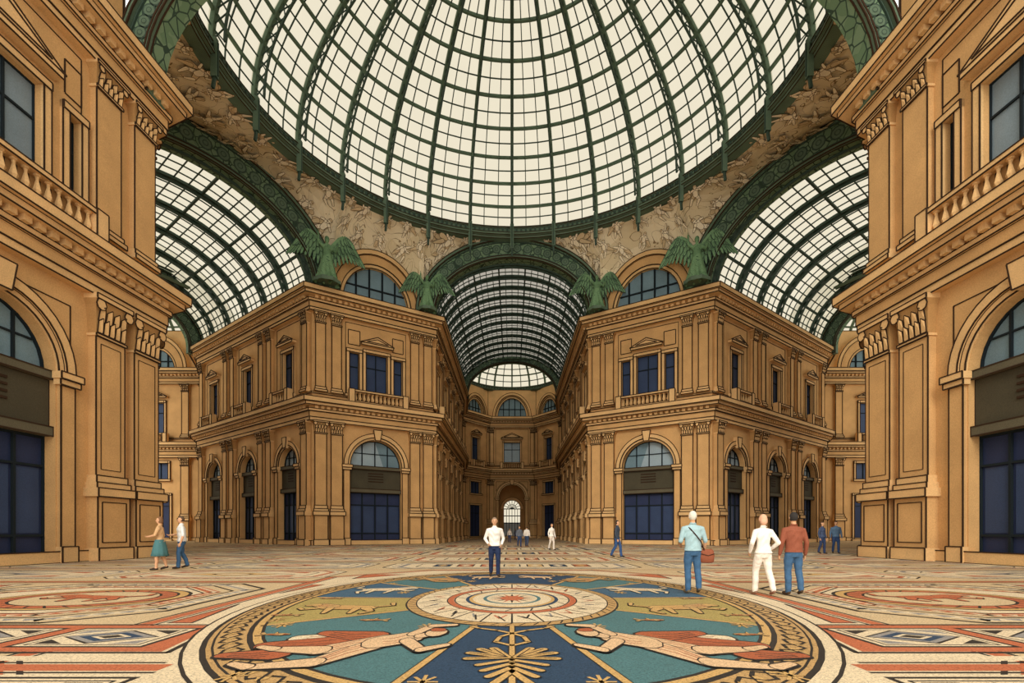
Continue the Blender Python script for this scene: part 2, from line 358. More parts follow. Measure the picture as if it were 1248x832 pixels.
# ------------------------------------------------------------ plan
A = (-19.9, 49.0); B = (-9.0, 56.0); C = (-41.4, 65.5); D = (-9.0, 86.0)
E = (-19.6, 27.0); G = (-20.6, 4.0); H = (-33.1, 32.8); I = (-54.4, 49.3)
LW = .07
mb = MB(); P = [C, A, B, D]
cornices(mb, P)
f = F(C, A); nb = 3; bw = f.L/nb
for i in range(nb):
    c = bw*(i+.5)
    solid(mb, f, i*bw, i*bw+1.9); solid(mb, f, (i+1)*bw-1.9, (i+1)*bw)
    bay(mb, f, c, bw/2-1.9, 1.85, wide=1.0)
    pilpair(mb, f, [i*bw+.9, (i+1)*bw-.9], 1.05)
f = F(A, B); L = f.L
solid(mb, f, 0, 3.0); solid(mb, f, L-3.0, L)
bay(mb, f, L/2, L/2-3.0, 2.75, serl=True)
pilpair(mb, f, [.75, 2.3, L-2.3, L-.75], 1.1)
f = F(B, D); nb = 5; bw = f.L/nb
LW = .045
for i in range(nb):
    solid(mb, f, i*bw, i*bw+.9); solid(mb, f, (i+1)*bw-.9, (i+1)*bw)
    bay(mb, f, bw*(i+.5), bw/2-.9, 1.6, wide=.85)
    pilpair(mb, f, [i*bw+.6, (i+1)*bw-.6], .9)
LW = .07
fAB = F(A, B)
lunette(mb, fAB, L/2, (3.5, 3.9), (5.1, 5.7))
quadF(mb, fAB, 0, L, 25.3, 25.45, -.3, WALL)
mb.emit('wall_left_corner', True, mname='wall_right_corner')
# near block
LW = .05
WG[0] = GREYW
mb = MB(); P = [G, E, H]
cornices(mb, P)
f = F(G, E); L = f.L
for c0 in (L-8.1,):
    bay(mb, f, c0, 3.95, 2.5, serl=True, wide=1.85, so=3.3, sw=.3, wc=3)
    solid(mb, f, c0+3.95, L); pilpair(mb, f, [L-3.25, L-1.05], 1.6, 1.9)
    solid(mb, f, 0, c0-3.95); pilpair(mb, f, [c0-5.0, c0-7.2], 1.6, 1.9)
f = F(E, H); solid(mb, f, 0, f.L); pilpair(mb, f, [1.2, 3.4, f.L-1.2], 1.5, 1.9)
at = [G, (-19.75, 25.3)]
band(mb, at, 25.4, 36, -.25, WALL, din=-.9); band(mb, at, 26.2, 26.6, .0, WALL2, din=-.5); band(mb, at, 31.0, 31.5, .1, WALL2, din=-.5)
fa_ = F(*at)
for k in range(5): rectline(mb, fa_, 1+k*4.2, 4.6+k*4.2, 27, 30.5, -.23)
mb.emit('wall_left_near', True, mname='wall_right_near')
WG[0] = NAVY2
mb = MB(); LW = .08; P = [H, I]; cornices(mb, P); f = F(H, I); nb = 3; bw = f.L/nb
for i in range(nb):
    solid(mb, f, i*bw, i*bw+1.5); solid(mb, f, (i+1)*bw-1.5, (i+1)*bw)
    bay(mb, f, bw*(i+.5), bw/2-1.5, 1.9); pilpair(mb, f, [i*bw+.8, (i+1)*bw-.8], 1)
mb.emit('wall_left_arcade', True, mname='wall_right_arcade')
# arm end facades
LW = .09
V0 = (-45.0, 73.5); V1 = (-70.0, 73.5)
mb = MB(); P = [V1, V0, C]; cornices(mb, P)
f = F(V1, V0); L = f.L
xs = [L-8.3, L-19.0]
solid(mb, f, L-4.6, L); solid(mb, f, L-15.3, L-12.0); solid(mb, f, 0, L-22.7)
for x in xs: plain_bay(mb, f, x, 3.7, 1.2)
pilpair(mb, f, [L-.8, L-3.6, L-12.9, L-14.4, 1], 1.2)
for x in xs: lunette(mb, f, x, (3.0, 3.2), (5.0, 5.3))
band(mb, P, 25.4, 31.5, -.35, WALL2, din=-.8)
f = F(V0, C); solid(mb, f, 0, f.L); pilpair(mb, f, [1.4, 4.2, 6.8], 1.1)
mb.emit('wall_left_end', True, mname='wall_right_end')
# central far apse
LW = .09
a1 = (-10.2, 97); a2 = (-4.9, 104)
mb = MB(); P = [D, a1, a2, (4.9, 104), (10.2, 97), (9, 86)]
cornices(mb, P); band(mb, P, 25.4, 31.4, -.35, WALL2, din=-.8)
f = F(D, a1); solid(mb, f, 0, f.L); pilpair(mb, f, [1, 4, 7, 10], 1)
f = F((10.2, 97), (9, 86)); solid(mb, f, 0, f.L); pilpair(mb, f, [1, 4, 7, 10], 1)
for q0, q1 in ((a1, a2), ((4.9, 104), (10.2, 97))):
    f = F(q0, q1); plain_bay(mb, f, f.L/2, 3.0, .85, mirror=False); solid(mb, f, 0, f.L/2-3); solid(mb, f, f.L/2+3, f.L)
    pilpair(mb, f, [.7, f.L-.7], .9); lunette(mb, f, f.L/2, (2.3, 3.0), (3.4, 4.2), mirror=False)
f = F(a2, (4.9, 104)); solid(mb, f, 0, 1.2); solid(mb, f, f.L-1.2, f.L)
WG[0] = GLZ
bay(mb, f, f.L/2, f.L/2-1.2, 2.7, zs=8.6, mirror=False, wide=1.7, so=2, door=False)
WG[0] = NAVY2
pilpair(mb, f, [.65, f.L-.65], .9); lunette(mb, f, f.L/2, (3.0, 4.1), (4.1, 5.2), mirror=False)
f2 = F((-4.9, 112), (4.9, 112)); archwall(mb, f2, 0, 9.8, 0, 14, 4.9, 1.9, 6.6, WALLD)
archband(mb, f2, 4.9, 6.6, (1.9, 1.9), (2.6, 2.6), 0, .3, WALL2)
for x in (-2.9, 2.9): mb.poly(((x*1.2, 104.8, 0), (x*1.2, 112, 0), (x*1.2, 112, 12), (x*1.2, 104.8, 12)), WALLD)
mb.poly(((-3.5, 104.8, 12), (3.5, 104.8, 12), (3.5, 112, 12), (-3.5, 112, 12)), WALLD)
mb.emit('wall_back')
g = MB(); LW = .08
g.poly([f2(*ell(4.9, 6.6, 1.9, 1.9, math.pi*i/16), -.5) for i in range(17)], PANE); quadF(g, f2, 3.0, 6.8, 3.4, 6.6, -.5, PANE); quadF(g, f2, 3.0, 6.8, 0, 3.4, -.5, PGLASS)  # upper door panes share the emissive glass, its glow replacing daylight
for k in range(7): bar(g, f2(3.0+3.8*k/6, 0, -.44), f2(3.0+3.8*k/6, 6.6, -.44), .12, FRAME)
for z in (3.4, 6.6, 5): bar(g, f2(3, z, -.44), f2(6.8, z, -.44), .2, FRAME)
for k in range(1, 8): t = math.pi*k/8; bar(g, f2(4.9, 6.6, -.44), f2(*ell(4.9, 6.6, 1.9, 1.9, t), -.44), .12, FRAME)
polybar(g, [f2(*ell(4.9, 6.6, 1., 1., math.pi*i/12), -.44) for i in range(13)], .12, FRAME)
dn[0] += 1; g.emit('door_%d' % dn[0])
# ------------------------------------------------------------ iron arches
def iron_arch(name, f, c, zc, r0, r1, d0, d1, mirror, rosn=26):
    global LW
    LW = .08
    mb = MB(); n = 36
    archband(mb, f, c, zc, r0, r1, d0, d1, GORN, n=n)
    def sub(k): return (r0[0]+(r1[0]-r0[0])*k, r0[1]+(r1[1]-r0[1])*k)
    archband(mb, f, c, zc, sub(0), sub(.1), d1, d1+.25, GREEN, n=n); archband(mb, f, c, zc, sub(.88), sub(1.03), d1, d1+.3, GREEN, n=n)
    archband(mb, f, c, zc, sub(.16), sub(.2), d1, d1+.12, GREEND, n=n, ink=False); archband(mb, f, c, zc, sub(.78), sub(.82), d1, d1+.12, GREEND, n=n, ink=False)
    m = sub(.49); rr = (r1[0]-r0[0])*.24
    for i in range(rosn):
        t = math.pi*(i+.5)/rosn; a, z = ell(c, zc, *m, t)
        for q, mt in ((rr, GREEND), (rr*.78, GREEN), (rr*.42, GREEND), (rr*.3, GREEN)):
            mb.poly([f(a+q*math.cos(k*math.pi/5), z+q*math.sin(k*math.pi/5), d1+.06+.03*(rr-q)/rr) for k in range(10)], mt)
    for s in (-1, 1):
        x0, x1 = sorted((c+s*r0[0], c+s*r1[0])); box(mb, f, x0, x1, zc-.9, zc+.02, d0, d1+.1, GREEN)
    mb.emit(name, mirror)
fc = F((-10, 55.6), (10, 55.6)); iron_arch('iron_arch', fc, 10, 25.9, (8.6, 5.9), (10.6, 8.1), -.9, .8, False)
u = Vector((A[0]-H[0], A[1]-H[1])).normalized()
Lc = Vector(((A[0]+H[0])/2, (A[1]+H[1])/2)); hwL = (Vector(A)-Vector(H)).length/2
fl = F((Lc.x-u.x*10, Lc.y-u.y*10), (Lc.x+u.x*10, Lc.y+u.y*10))
iron_arch('iron_arch', fl, 10, 25.6, (hwL-.1, 6.9), (hwL+2.3, 9.5), -.9, .6, True)
fr_ = F((-20, 26), (20, 26)); iron_arch('iron_arch', fr_, 20, 25.2, (18.9, 10.6), (20.4, 12.1), -.8, .4, False, 60)
ad = Vector((C[0]-A[0], C[1]-A[1])).normalized()
Lf = Lc+ad*27.0
fl2 = F((Lf.x-u.x*10, Lf.y-u.y*10), (Lf.x+u.x*10, Lf.y+u.y*10))
iron_arch('iron_arch', fl2, 10, 25.6, (hwL-1.6, 5.5), (hwL+.2, 7.0), -.5, .4, True)
fc2 = F((-10, 86), (10, 86)); iron_arch('iron_arch', fc2, 10, 25.6, (7.6, 5.2), (9.0, 6.6), -.5, .4, False)
# ------------------------------------------------------------ barrel vaults
def vault(name, o, d, L, u, rx, rz, zc, nmaj, nmin, nlong, pane, wmaj, wmin, mirror):
    mb = MB(); o = Vector((*o, 0)); d = Vector((*d, 0)); u = Vector((*u, 0))
    def pt(s, t, k=1.0): return o+d*s+u*(rx*k*math.cos(t))+Z*(zc+rz*k*math.sin(t))
    n = 24
    for i in range(n):
        t0, t1 = math.pi*i/n, math.pi*(i+1)/n
        mb.poly((pt(0, t0, 1.01), pt(0, t1, 1.01), pt(L, t1, 1.01), pt(L, t0, 1.01)), pane)
    for i in range(nmaj*nmin+1):
        s = L*i/(nmaj*nmin); maj = i % nmin == 0
        pts = [pt(s, math.pi*k/n, .985 if maj else 1) for k in range(n+1)]
        polybar(mb, pts, wmaj if maj else wmin, GREEND, h=wmaj*2 if maj else wmin, up=d)
        if maj:
            p2 = [pt(s, math.pi*k/n, .94) for k in range(n+1)]; polybar(mb, p2, wmaj*.6, GREEND, up=d)
            for k in range(n): bar(mb, pts[k], p2[k+1], wmaj*.4, GREEND); bar(mb, p2[k], pts[k+1], wmaj*.4, GREEND)
    for j in range(1, nlong):
        t = math.pi*j/nlong; big = j % 4 == 0
        w = wmin*2.2 if big else wmin
        bar(mb, pt(0, t, .99), pt(L, t, .99), w, GREEND, h=w)
    for s_ in (-1, 1):
        t = 0 if s_ == 1 else math.pi
        bar(mb, pt(0, t, .97), pt(L, t, .97), .7, GREEN, h=.9)
    mb.emit(name, mirror)
vault('glass_vault_roof', (0, 56), (0, 1), 30, (1, 0), 8.9, 6.1, 25.7, 12, 3, 36, PANEG, .2, .08, False)
vault('glass_vault_roof', (Lc.x, Lc.y), (ad.x, ad.y), 27.2, (u.x, u.y), hwL+.1, 7.2, 25.6, 6, 4, 28, PANE, .26, .09, True)
# ------------------------------------------------------------ domes
def dome(name, cx, cy, R, z0, rise, nr, nm, sub, rows, wr, wm, pane, mirror=False, lattice=True, beam=2.0, full=math.radians(84)):
    mb = MB(); O = Vector((cx, cy, 0))
    def pt(az, a, k=0.0):
        r = (R-k)*math.cos(a); return O+Vector((-math.sin(az)*r, math.cos(az)*r, z0+(rise-k)*math.sin(a)))
    NA = nr*sub; K = rows*2
    for i in range(NA):
        for k in range(K):
            z = [pt(2*math.pi*ii/NA, full*kk/K, -.12) for ii, kk in ((i, k), (i+1, k), (i+1, k+1), (i, k+1))]
            mb.poly(z, pane)
    for i in range(NA):
        az = 2*math.pi*i/NA; maj = i % sub == 0
        if maj:
            pts = [pt(az, full*k/K) for k in range(K+1)]
            polybar(mb, pts, wr, GREEN, h=wr*1.3)
            if lattice:
                p2 = [pt(az, full*k/K, .95) for k in range(K+1)]; polybar(mb, p2, wr*.45, GREEND)
                for k in range(K):
                    bar(mb, pts[k], p2[k+1], wr*.22, GREEND); bar(mb, p2[k], pts[k+1], wr*.22, GREEND)
        else:
            polybar(mb, [pt(az, full*k/K) for k in range(K+1-(K//5))], wm, GREEND)
    for k in range(0, K+1):
        big = k % 2 == 0
        polybar(mb, [pt(2*math.pi*i/NA, full*k/K) for i in range(NA)], wr*.6 if big else wm, GREEN if big else GREEND, closed=True, h=wr*.8 if big else wm)
    top = [pt(2*math.pi*i/24, full, .0) for i in range(24)]; mb.poly(top, GREEN)
    if beam:
        prof = [(R+.9, z0-.1), (R-.1, z0+.05), (R-.25, z0-.1), (R-.15, z0-.2), (R-.15, z0-beam*.55), (R-.35, z0-beam*.6), (R-.35, z0-beam*.8), (R-.1, z0-beam*.85), (R, z0-beam), (R+.9, z0-beam)]
        N = NA
        def q(i, p): az = 2*math.pi*i/N; return O+Vector((-math.sin(az)*p[0], math.cos(az)*p[0], p[1]))
        for a, b in zip(prof, prof[1:]):
            for i in range(N): mb.poly((q(i, a), q(i+1, a), q(i+1, b), q(i, b)), GREEN)
        for p in prof[1:-1]:
            polybar(mb, [q(i, p) for i in range(N)], .05, INK, closed=True)
        for i in range(N*3):
            bar(mb, q(i/3, (R-.2, z0-beam*.22)), q(i/3, (R-.2, z0-beam*.52)), .3, GREEND, h=.2)
        if lattice:
            for i in range(nr):
                j = i*sub
                bar(mb, q(j, (R-.25, z0+.2)), q(j, (R-.25, z0-beam-1.3)), .3, GREEN, h=.4); bar(mb, q(j, (R-.5, z0-.1)), q(j, (R-.5, z0-beam-1.2)), .08, GREEND, h=.1)
                bar(mb, q(j, (R-.25, z0-beam-1.3)), q(j, (R-.15, z0-beam-2.0)), .18, GREEND)
    return mb.emit(name, mirror)
RC = (0, 33.5); RR = 20.5; RZ = 34.7
dome('glass_dome', 0, 33.5, RR, RZ, 14.5, 28, 3, 3, 10, .32, .085, PANE, beam=1.15)
dome('glass_skylight_dome', 0, 95.5, 9.8, 32.2, 6.5, 16, 2, 2, 4, .3, .14, PANE, lattice=False, beam=1.0)
dome('glass_skylight_dome', -54, 64, 15, 31.9, 7.0, 20, 2, 2, 5, .3, .14, PANE, mirror=True, lattice=False, beam=1.0)
# ------------------------------------------------------------ pendentives
mb = MB(); bd = []
for i in range(13):
    t = math.pi/2+math.pi/2*i/12; a, z = ell(10, 25.9, 10.6, 8.1, t); bd.append(fc(a, z, .3))
for i in range(13):
    t = math.pi*i/12; a, z = ell(fAB.L/2, 25.42, 5.1, 5.7, t)
    bd.append(fAB(a, z, .15))
for i in range(25):
    t = math.pi*i/24; a, z = ell(10, 25.6, hwL+2.3, 9.5, t); bd.append(fl(a, z, .0))
bd.append(Vector((-26, 30, 25.5))); bd.append(Vector((-20.3, 27.2, 25.5)))
for i in range(9):
    a, z = ell(20, 25.2, 20.4, 12.1, math.pi-math.pi/2*i/16); bd.append(fr_(a, min(z, 33), -.5))
K = 6; rows = []; last = -1
azs = []
for p in bd:
    az = math.atan2(-(p.x-RC[0]), p.y-RC[1]); az = max(az, last); last = az; azs.append(az)
azs = [min(a, math.radians(118)) for a in azs]
for p, az in zip(bd, azs):
    q = Vector((-math.sin(az)*(RR+.15), RC[1]+math.cos(az)*(RR+.15), RZ-1.0))
    r = []
    for k in range(K+1):
        t = k/K; e = p.lerp(q, t); e.z = p.z+(q.z-p.z)*math.sin(t*math.pi/2); r.append(e)
    rows.append(r)
for r0, r1 in zip(rows, rows[1:]):
    for k in range(K): mb.poly((r0[k], r1[k], r1[k+1], r0[k+1]), MURAL)
rg = random.Random(3)
def cap_pts(p, q, r0, r1):
    p = Vector(p); q = Vector(q); d = (q-p).normalized(); s = Vector((d.y, -d.x)); pts = []
    for i in range(6): t = math.pi*i/5; pts.append(p-d*r0*math.sin(t)+s*r0*math.cos(t))
    for i in range(6): t = math.pi*i/5; pts.append(q+d*r1*math.sin(t)-s*r1*math.cos(t))
    return pts
def painted(r):
    j = lambda a: r.uniform(-a, a); sd = r.choice((-1, 1)); P_ = []
    P_.append(((sd*.1, .25), (sd*(.65+j(.2)), -.1+j(.3)), .09, .2, 1))
    P_.append(((sd*.5, -.1), (sd*(.9+j(.2)), -.5+j(.2)), .16, .06, 1))
    if r.random() < .5: P_ += [((0, .3), (-sd*.65, .65+j(.15)), .12, .06, 0), ((0, .25), (-sd*.7, .4+j(.15)), .11, .06, 1)]
    for s in (-1, 1):
        kx, ky = s*(.15+r.random()*.2), -.5+j(.1); P_.append(((s*.07, -.12), (kx, ky), .15, .11, s > 0)); P_.append(((kx, ky), (kx+j(.2), -.95+j(.1)), .1, .06, 0))
    P_.append(((0, .32), (j(.06), -.1), .2, .17, 0))
    for s in (-1, 1):
        ex, ey = s*(.3+r.random()*.1), .25+j(.2); P_.append(((s*.14, .38), (ex, ey), .09, .07, 0)); P_.append(((ex, ey), (ex+s*.1+j(.18), ey+j(.3)), .07, .05, 0))
    P_.append(((0, .45), (0, .56), .06, .06, 0)); P_.append(((0, .64), (j(.05), .7), .12, .11, 0)); P_.append(((-.03, .74), (.05, .74), .07, .06, 1))
    return P_
def wallfig(P0, S, parts, rot, n, ux):
    uy = n.cross(ux); uy.normalize()
    if uy.z < 0: uy = -uy; ux = -ux
    c, s_ = math.cos(rot), math.sin(rot)
    def T(p, d): x, y = p.x*c-p.y*s_, p.x*s_+p.y*c; return P0+ux*x*S+uy*y*S+n*d
    for k, (p, q, r0, r1, cc) in enumerate(parts):
        o = cap_pts(p, q, r0+.03, r1+.03); i_ = cap_pts(p, q, r0, r1)
        mb.poly([T(v, .16+.008*k) for v in o], MURL); mb.poly([T(v, .163+.008*k) for v in i_], (MUR1, MUR2)[1 if cc else 0])
placed = []
for idx, r in enumerate(rows[:-1]):
    Lr = (r[-1]-r[0]).length
    if Lr < 1.5 or idx > 54: continue
    nrow = 1 if Lr < 3.2 else (2 if Lr < 6 else 3 if Lr < 9 else 4)
    for j in range(nrow):
        t = (j+.5)/nrow; kf = t*K; k = min(int(kf), K-1); P0 = r[k].lerp(r[k+1], kf-k); S = min(1.35, Lr*.46/nrow)
        tv = (rows[idx+1][k]-r[k]); th = Vector((-(P0.y-RC[1]), P0.x-RC[0], 0)).normalized(); vv = (r[k+1]-r[k])
        if vv.length < 1e-3: continue
        ux = (tv.normalized() if tv.length > .05 else th); n = ux.cross(vv)
        if n.length < 1e-3: continue
        n.normalize()
        if n.dot(Vector((0, 33.5, 20))-P0) < 0: n = -n
        ux = (th-n*th.dot(n)).normalized()
        if any((P0-o).length < .72*(S+so_) for o, so_ in placed): continue
        placed.append((P0, S)); wallfig(P0, S, painted(rg), rg.uniform(-.6, .6), n, ux)
mb.emit('painted_pendentive', True)
# ------------------------------------------------------------ floor
TL = 26
def FM(n, c, g=.14): return M(n, c, rough=.55, var=.05, scale=1, grain=g, gscale=34, tile=TL)
CRM = FM('cream_mosaic', '#d0b78e'); CRM2 = FM('pale_mosaic', '#e0cca8'); TER = FM('terracotta_mosaic', '#bd6c4a'); BLK = FM('black_mosaic', '#37332f')
TEAL = FM('teal_mosaic', '#52787a'); NVM = FM('navy_mosaic', '#34495f'); BLU = FM('blue_mosaic', '#466478'); YEL = FM('yellow_mosaic', '#ab985c'); GOLD = FM('gold_mosaic', '#cba468')
TANM = FM('tan_mosaic', '#bd9864'); SKN = FM('figure_mosaic', '#dcb88e'); REDM = FM('red_mosaic', '#ac6040'); GREYM = FM('grey_mosaic', '#96918a')
fb = MB()
fb.poly(((-75, -6, 0), (75, -6, 0), (75, 125, 0), (-75, 125, 0)), CRM)
fb.poly(((-75, -6, -.3), (-75, 125, -.3), (75, 125, -.3), (75, -6, -.3)), CRM)
fb.emit('floor')
mo = MB()
def lz(k): return .0015*k
def flat(pts, mat, k, mir=False):
    mo.poly([(x, y, lz(k)) for x, y in pts], mat)
    if mir: mo.poly([(-x, y, lz(k)) for x, y in pts][::-1], mat)
def stroke(pts, w, mat, k, closed=False, mir=False):
    n = len(pts)
    for i in range(n if closed else n-1):
        p = Vector(pts[i]); q = Vector(pts[(i+1) % n]); d = (q-p)
        if d.length < 1e-6: continue
        d.normalize(); s = Vector((d.y, -d.x))*w/2; e = d*w*.25
        flat([p-s-e, p+s-e, q+s+e, q-s+e], mat, k, mir)
def frame(pts, w, mat, k, mir=False): stroke(pts, w, mat, k, True, mir)
def teeth(pts, w, mat, k, step, closed=True, mir=False):
    n = len(pts)
    for i in range(n if closed else n-1):
        p = Vector(pts[i]); q = Vector(pts[(i+1) % n]); d = q-p; Ln = d.length; m = max(1, int(Ln/step)); d.normalize(); s = Vector((d.y, -d.x))*w/2
        for j in range(m):
            a = p+d*Ln*j/m; b = p+d*Ln*(j+1)/m; flat([a-s, b-s, (a+b)/2+s], mat, k, mir)
def rect(x0, x1, y0, y1): return [(x0, y0), (x1, y0), (x1, y1), (x0, y1)]
def octg(cx, cy, hx, hy, c): return [(cx-hx+c, cy-hy), (cx+hx-c, cy-hy), (cx+hx, cy-hy+c), (cx+hx, cy+hy-c), (cx+hx-c, cy+hy), (cx-hx+c, cy+hy), (cx-hx, cy+hy-c), (cx-hx, cy-hy+c)]
def oval(cx, cy, rx, ry, n=40, t0=0, t1=2*math.pi): return [(cx+rx*math.sin(t0+(t1-t0)*i/n), cy+ry*math.cos(t0+(t1-t0)*i/n)) for i in range(n)]
def loz(cx, cy, hx, hy): return [(cx-hx, cy), (cx, cy-hy), (cx+hx, cy), (cx, cy+hy)]
MC = (0, 9.9); ma, mbb = 4.6, 6.6
def mp(s, ph): return (MC[0]+ma*s*math.sin(ph), MC[1]+mbb*s*math.cos(ph))
def mring(s0, s1, mat, k, n=72, p0=0, p1=2*math.pi):
    for i in range(n):
        a = p0+(p1-p0)*i/n; b = p0+(p1-p0)*(i+1)/n
        flat([mp(s0, a), mp(s0, b), mp(s1, b), mp(s1, a)], mat, k)
mring(1.0, 1.04, CRM2, 3.5); mring(1.0, 1.012, BLK, 4); mring(.915, 1.0, TANM, 4); mring(.905, .918, BLK, 5); mring(.985, .99, BLK, 5); mring(1.04, 1.047, BLK, 3.6)
for i in range(110):
    p = 2*math.pi*i/110; q = 2*math.pi*(i+1)/110; m = (p+q)/2
    stroke([mp(.93, p), mp(.94, m), mp(.975, q)], .045, BLK, 6); flat([mp(.955, p+.02), mp(.94, m), mp(.96, q-.01), mp(.972, m)], GOLD, 7); stroke([mp(.975, p), mp(.965, m), mp(.93, q)], .03, BLK, 7.3)
secs = [(0, 30, NVM), (30, 58, TEAL), (58, 88, BLU), (88, 119, YEL), (119, 165, TEAL), (165, 180, NVM)]
for d0, d1, mt in secs:
    for s in (1, -1):
        mring(.40, .905, mt, 4, 12, s*math.radians(d0), s*math.radians(d1))
for d0 in (30, 58, 88, 119, 165):
    for s in (1, -1):
        p = s*math.radians(d0); stroke([mp(.4, p), mp(.89, p)], .11, BLK, 5.5); stroke([mp(.4, p), mp(.89, p)], .08, GOLD, 6)
mring(.885, .905, GOLD, 6); mring(.878, .886, BLK, 6.3)
mring(0, .445, BLK, 7); mring(0, .438, TANM, 8); mring(.0, .405, BLK, 8.3); mring(0, .40, CRM2, 8.6); mring(.25, .275, TER, 9); mring(.275, .28, BLK, 9); mring(.243, .249, BLK, 9)
for i in range(24):
    p = 2*math.pi*i/24; stroke([mp(.28, p), mp(.40, p)], .03, BLK, 9)
    stroke([mp(.30, p+.06), mp(.35, p+.12), mp(.31, p+.2)], .035, (TER, GREYM, BLK)[i % 3], 9); stroke([mp(.38, p+.06), mp(.32, p+.15)], .03, BLK, 9.3)
for i in range(60): p = 2*math.pi*i/60; stroke([mp(.408, p), mp(.432, p+.05)], .025, BLK, 9)
mring(0, .20, NVM, 10); mring(0, .185, GOLD, 11); mring(0, .17, CRM2, 12); mring(.11, .125, TEAL, 13); mring(0, .05, TER, 14)
for i in range(16):
    p = 2*math.pi*i/16; flat([mp(.05, p-.12), mp(.105, p), mp(.05, p+.12), mp(.03, p)], TER if i % 2 else BLK, 13)
    stroke([mp(.205, p), mp(.24, p+.1)], .03, BLK, 9)
def figure(cx, cy, S, sy, flip, parts, k=8, rot=0):
    c, s = math.cos(rot), math.sin(rot)
    def T(p):
        x, y = p[0]*c-p[1]*s, p[0]*s+p[1]*c
        return (cx+x*S*flip, cy+y*S*sy)
    def put(pp, mat, kk):
        pts = [T(v) for v in pp]
        if flip < 0: pts = pts[::-1]
        flat(pts, mat, kk)
    for j, (p, q, r0, r1, mt) in enumerate(parts): put(cap_pts(p, q, r0+.035, r1+.035), BLK, k)
    for j, (p, q, r0, r1, mt) in enumerate(parts):
        put(cap_pts(p, q, r0+.018, r1+.018), BLK, k+1+j*.3); put(cap_pts(p, q, r0, r1), mt, k+1.15+j*.3)
        if max(r0, r1) > .15:
            d = (Vector(q)-Vector(p)).normalized(); sd = Vector((d.y, -d.x))
            for o in (-.45, .1, .5):
                a = Vector(p)+sd*o*r0; b = Vector(q)+sd*o*r1; stroke([T(a.lerp(b, .15)), T(a.lerp(b, .5)+sd*.04), T(a.lerp(b, .85))], .02, REDM if mt is not REDM else BLK, k+1.25+j*.3)
MAN = [((-.95, .35), (.0, .35), .10, .26, CRM2), ((-1.2, .1), (-.2, .2), .1, .26, REDM), ((-.7, .55), (.1, .4), .08, .2, REDM), ((-1.45, -.2), (-.8, -.15), .06, .16, REDM),
       ((.3, .3), (-.35, -.05), .18, .13, SKN), ((-.35, -.05), (-.95, -.02), .12, .06, SKN), ((-.95, -.02), (-1.2, .05), .06, .04, SKN), ((.25, .15), (-.2, -.38), .18, .12, SKN), ((-.2, -.38), (-.85, -.5), .11, .06, SKN), ((-.85, -.5), (-1.1, -.42), .06, .04, SKN),
       ((.25, .2), (.62, .38), .2, .2, SKN), ((.62, .5), (.8, .85), .08, .07, SKN), ((.8, .85), (1.15, .9), .065, .045, SKN), ((.62, .25), (.9, -.05), .09, .07, SKN), ((.9, -.05), (1.2, .1), .065, .045, SKN),
       ((.75, .42), (.88, .5), .08, .08, SKN), ((.93, .54), (.97, .57), .14, .13, SKN), ((.9, .67), (1.0, .66), .07, .06, REDM)]
LION = [((-.6, 0), (.5, .1), .24, .27, GOLD), ((.45, .15), (.85, .35), .24, .2, TANM), ((.95, .38), (1.12, .3), .14, .09, GOLD), ((-.6, -.1), (-.85, -.4), .13, .07, GOLD), ((-.85, -.4), (-.7, -.68), .06, .05, GOLD), ((-.35, -.1), (-.4, -.65), .1, .05, GOLD), ((.35, -.1), (.25, -.65), .1, .05, GOLD), ((.6, 0), (1.0, -.25), .1, .06, GOLD), ((1.0, -.25), (1.15, -.1), .05, .05, GOLD), ((-.8, .1), (-1.2, .3), .05, .04, GOLD), ((-1.2, .3), (-1.1, .6), .04, .06, GOLD)]
FISH = [((-.5, .1), (.4, .1), .08, .2, TANM), ((.4, .1), (.75, .12), .18, .08, TANM), ((-.5, .1), (-.8, .3), .05, .1, TANM), ((-.5, .1), (-.8, -.1), .05, .1, TANM), ((0, .2), (-.1, .45), .08, .03, GOLD)]
def rc(parts, mt): return [(a, b, c, d, mt) for a, b, c, d, e in parts]
for s in (-1, 1):
    figure(s*1.85, 5.65, .9, 1.75, -s, MAN, 8, .0)
    figure(s*2.95, 8.7, .66, 1.35, s, LION); figure(s*2.95, 11.4, .6, 1.6, -s, rc(LION, CRM2)); figure(s*2.1, 7.45, .26, 1.5, s, FISH)
    figure(s*2.15, 13.7, .58, 1.8, s, rc(MAN, TANM)); figure(s*.75, 14.6, .46, 2.0, -s, rc(LION, SKN)); figure(s*3.65, 7.9, .28, 1.4, s, FISH); figure(s*3.65, 9.9, .26, 1.5, s, FISH); figure(s*3.1, 6.4, .24, 1.5, -s, FISH)
    for j, (sx, sy_) in enumerate(((3.3, 7.1), (3.6, 7.5), (.8, 4.4), (2.6, 4.6), (3.1, 12.8), (1.5, 15.2), (1.1, 13.4), (2.4, 10.9), (1.2, 7.0), (2.9, 5.4))):
        for q in range(4): an = q*math.pi/4; stroke([(s*sx-.13*math.cos(an), sy_-.2*math.sin(an)), (s*sx+.13*math.cos(an), sy_+.2*math.sin(an))], .035, GOLD, 8)
stroke([(0, 3.8), (0, 7.0)], .09, BLK, 8.7); stroke([(0, 3.8), (0, 7.0)], .06, GOLD, 9)
